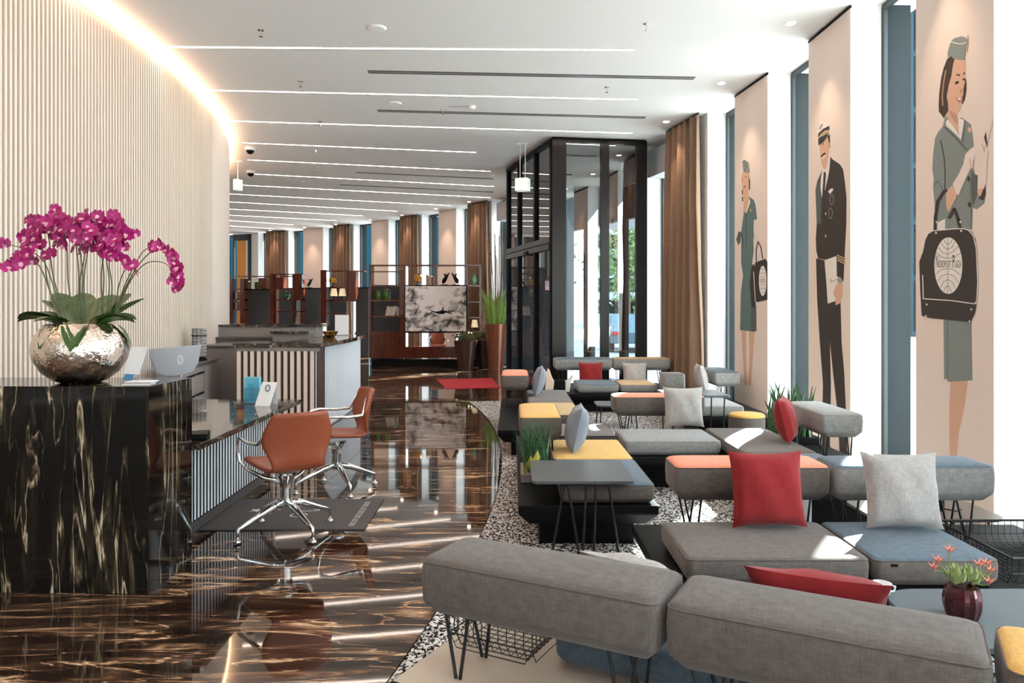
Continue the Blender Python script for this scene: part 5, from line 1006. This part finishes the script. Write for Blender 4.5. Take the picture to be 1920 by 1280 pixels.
def globe(t): MB().lathe([(.12, 0), (.12, .02), (.02, .05), (.02, .15)], 16).obj('stand', M_black, t, smooth=True); MB().lathe([(.18 * math.sin(math.pi * k / 12) + .001, .33 - .18 * math.cos(math.pi * k / 12)) for k in range(13)], 22).obj('ball', mat('amber_globe', (.60, .32, .04), .35, noise=.4, nscale=9), t, smooth=True); MB().tube([(.2 * math.sin(a * .3), 0, .33 + .2 * math.cos(a * .3)) for a in range(0, 11)], .008, 6).obj('meridian', M_bronze, t)
on_case('desk_globe', 'amber globe on the wide bookcase', 'globe', 784, 534, YA + .2, globe, sc=.62); on_case('desk_globe', 'amber globe above the lampshades', 'globe', 624, 538, 23.8, globe, sc=.66)
def birdf(t): MB().tube([(-.05, 0, .045), (-.02, 0, .12), (.04, 0, .22), (.12, 0, .34)], [.03, .06, .045, .01], 8).obj('body', M_bronze, t, smooth=True); MB().tube([(.03, 0, .2), (.0, 0, .3), (-.05, 0, .29)], [.03, .025, .006], 8).obj('head', M_bronze, t, smooth=True); MB().box(-.1, .08, -.05, .05, 0, .015).obj('base', M_black, t)
o = on_case('bird_figurine', 'bronze bird figurine leaning right on the wide bookcase', 'figurine', 834, 534, YA + .2, birdf); o = on_case('bird_figurine', 'bronze bird figurine leaning left on the wide bookcase', 'figurine', 855, 534, YA + .2, birdf); o.rotation_euler.z = R(180)
on_case('bird_figurine', 'small bronze figurine on the charcoal screen', 'figurine', 580, 541, 26.45, birdf, dz=HC - (541 - HOR) / FOC * 26.4 + .032 - shelf_z(541, 26.45))
def lampf(t): MB().lathe([(.09, 0), (.09, .02), (.03, .05), (.03, .14)], 14).obj('base', M_bronze, t, smooth=True); MB().lathe([(.115, .12), (.08, .36)], 20).obj('shade', M_lampshade, t, smooth=True)
for u, lb in ((627, 'left glowing lampshade of the pair'), (643, 'pale glowing lampshade beside the mahogany post')): on_case('shelf_lamp', lb if u == 643 else 'small glowing lampshade under the amber globe', 'lamp', u - 1, 562, 23.8, lampf)
on_case('shelf_lamp', 'white shaded lamp beside the cloud picture', 'lamp', 890, 621, YA + .2, lampf, sc=.85)
BC = [mat('book_%d' % i, c, .6) for i, c in enumerate(((.35, .08, .05), (.55, .45, .35), (.12, .10, .10), (.42, .22, .12), (.65, .60, .55)))]
def books(u, v, y, n, lb, lean=12):
    x = PY(u, v, y).x; z = shelf_z(v, y); r5 = random.Random(int(u))
    for k in range(n):
        up = k == n - 1 or lean == 0; a = 0 if up else R(lean); h = r5.uniform(.22, .29); t = thing('book', lb, 'book', (x, y, z + .045 * math.sin(a)), 0, 'books on the library shelves'); t.rotation_euler = (0, a, 0); MB().box(0, .045, 0, .2, 0, h).obj('cover', BC[r5.randrange(5)], t); MB().box(.006, .039, .01, .203, .008, h + .002).obj('pages', M_paper, t)
        x += .05 if k < n - 2 or up else .05 + .30 * math.sin(a)
books(722, 592, YA + .12, 6, 'leaning book below the green pots in the wide bookcase'); books(554, 606, 25.92, 3, 'leaning book at the foot of the green jar bookcase', 5); books(439.5, 561, 27.92, 4, 'book in the narrow bookcase by the slat wall', 2); books(439.5, 580, 27.92, 4, 'book on the lower shelf of the narrow bookcase', 2); books(799, 534, YA + .12, 4, 'upright book beside the amber globe on the wide bookcase', 0)
# chairs of the library, seen over the counters
for x, y, rz, lb in ((-9.6, 27.0, 80, 'leather chair before the charcoal screen near the narrow bookcase'), (-6.8, 25.2, 180, 'leather chair facing the bar beside the green jar bookcase'), (-3.6, 22.5, 160, 'leather chair seen through the lower shelf of the wide bookcase'), (-2.2, 22.2, 190, 'leather chair seen below the cloud picture'), (-5.4, 25.3, 130, 'leather chair in front of the lampshade bookcase')):
    c_ = copy_tree(ch1); c_.location = (x, y, 0); c_.rotation_euler.z = R(rz); c_['label'] = lb; c_['group'] = 'library chairs'
wb = thing('menu_board', 'white standing board at the end of the service bar', 'board', (-2.78, 12.2, 1.131)); MB().box(-.11, .11, -.01, .01, 0, .33).obj('board', M_paper, wb); MB().box(-.12, .12, -.05, .05, 0, .012).obj('foot', M_silver, wb)
bw = thing('brass_bowl', 'small brass bowl on the service bar', 'bowl', (-2.75, 11.3, 1.131)); MB().lathe([(.05, 0), (.09, .03), (.12, .09), (.115, .09), (.08, .03), (.01, .015)], 24).obj('bowl', mat('brass', (.65, .40, .12), .2, 1.), bw, smooth=True)
# orange blind and its window frame at the far end
A, Bp = ray_circle(438, RW - .03), ray_circle(470, RW - .03)
ob_ = thing('orange_blind', 'orange sunlit blind in the dark framed window at the far end', 'blind', ((A + Bp) / 2).to_tuple()); d = (Bp - A).normalized(); L = (Bp - A).length / 2; ob_.rotation_euler.z = math.atan2(d.y, d.x)
MB().box(-L * .55, L * .45, -.01, .01, .1, ZC - .28).obj('cloth', mat('orange_cloth', (.85, .36, .08), .8), ob_); MB().box(L * .45, L * .8, -.01, .01, .1, ZC - .28).obj('pale_edge', M_white, ob_)
MB().box(-L, -L + .06, -.04, .04, 0, ZC - .02).box(L - .12, L, -.04, .04, 0, ZC - .02).box(-L, L, -.04, .04, ZC - .28, ZC - .02).obj('frame', M_window, ob_)
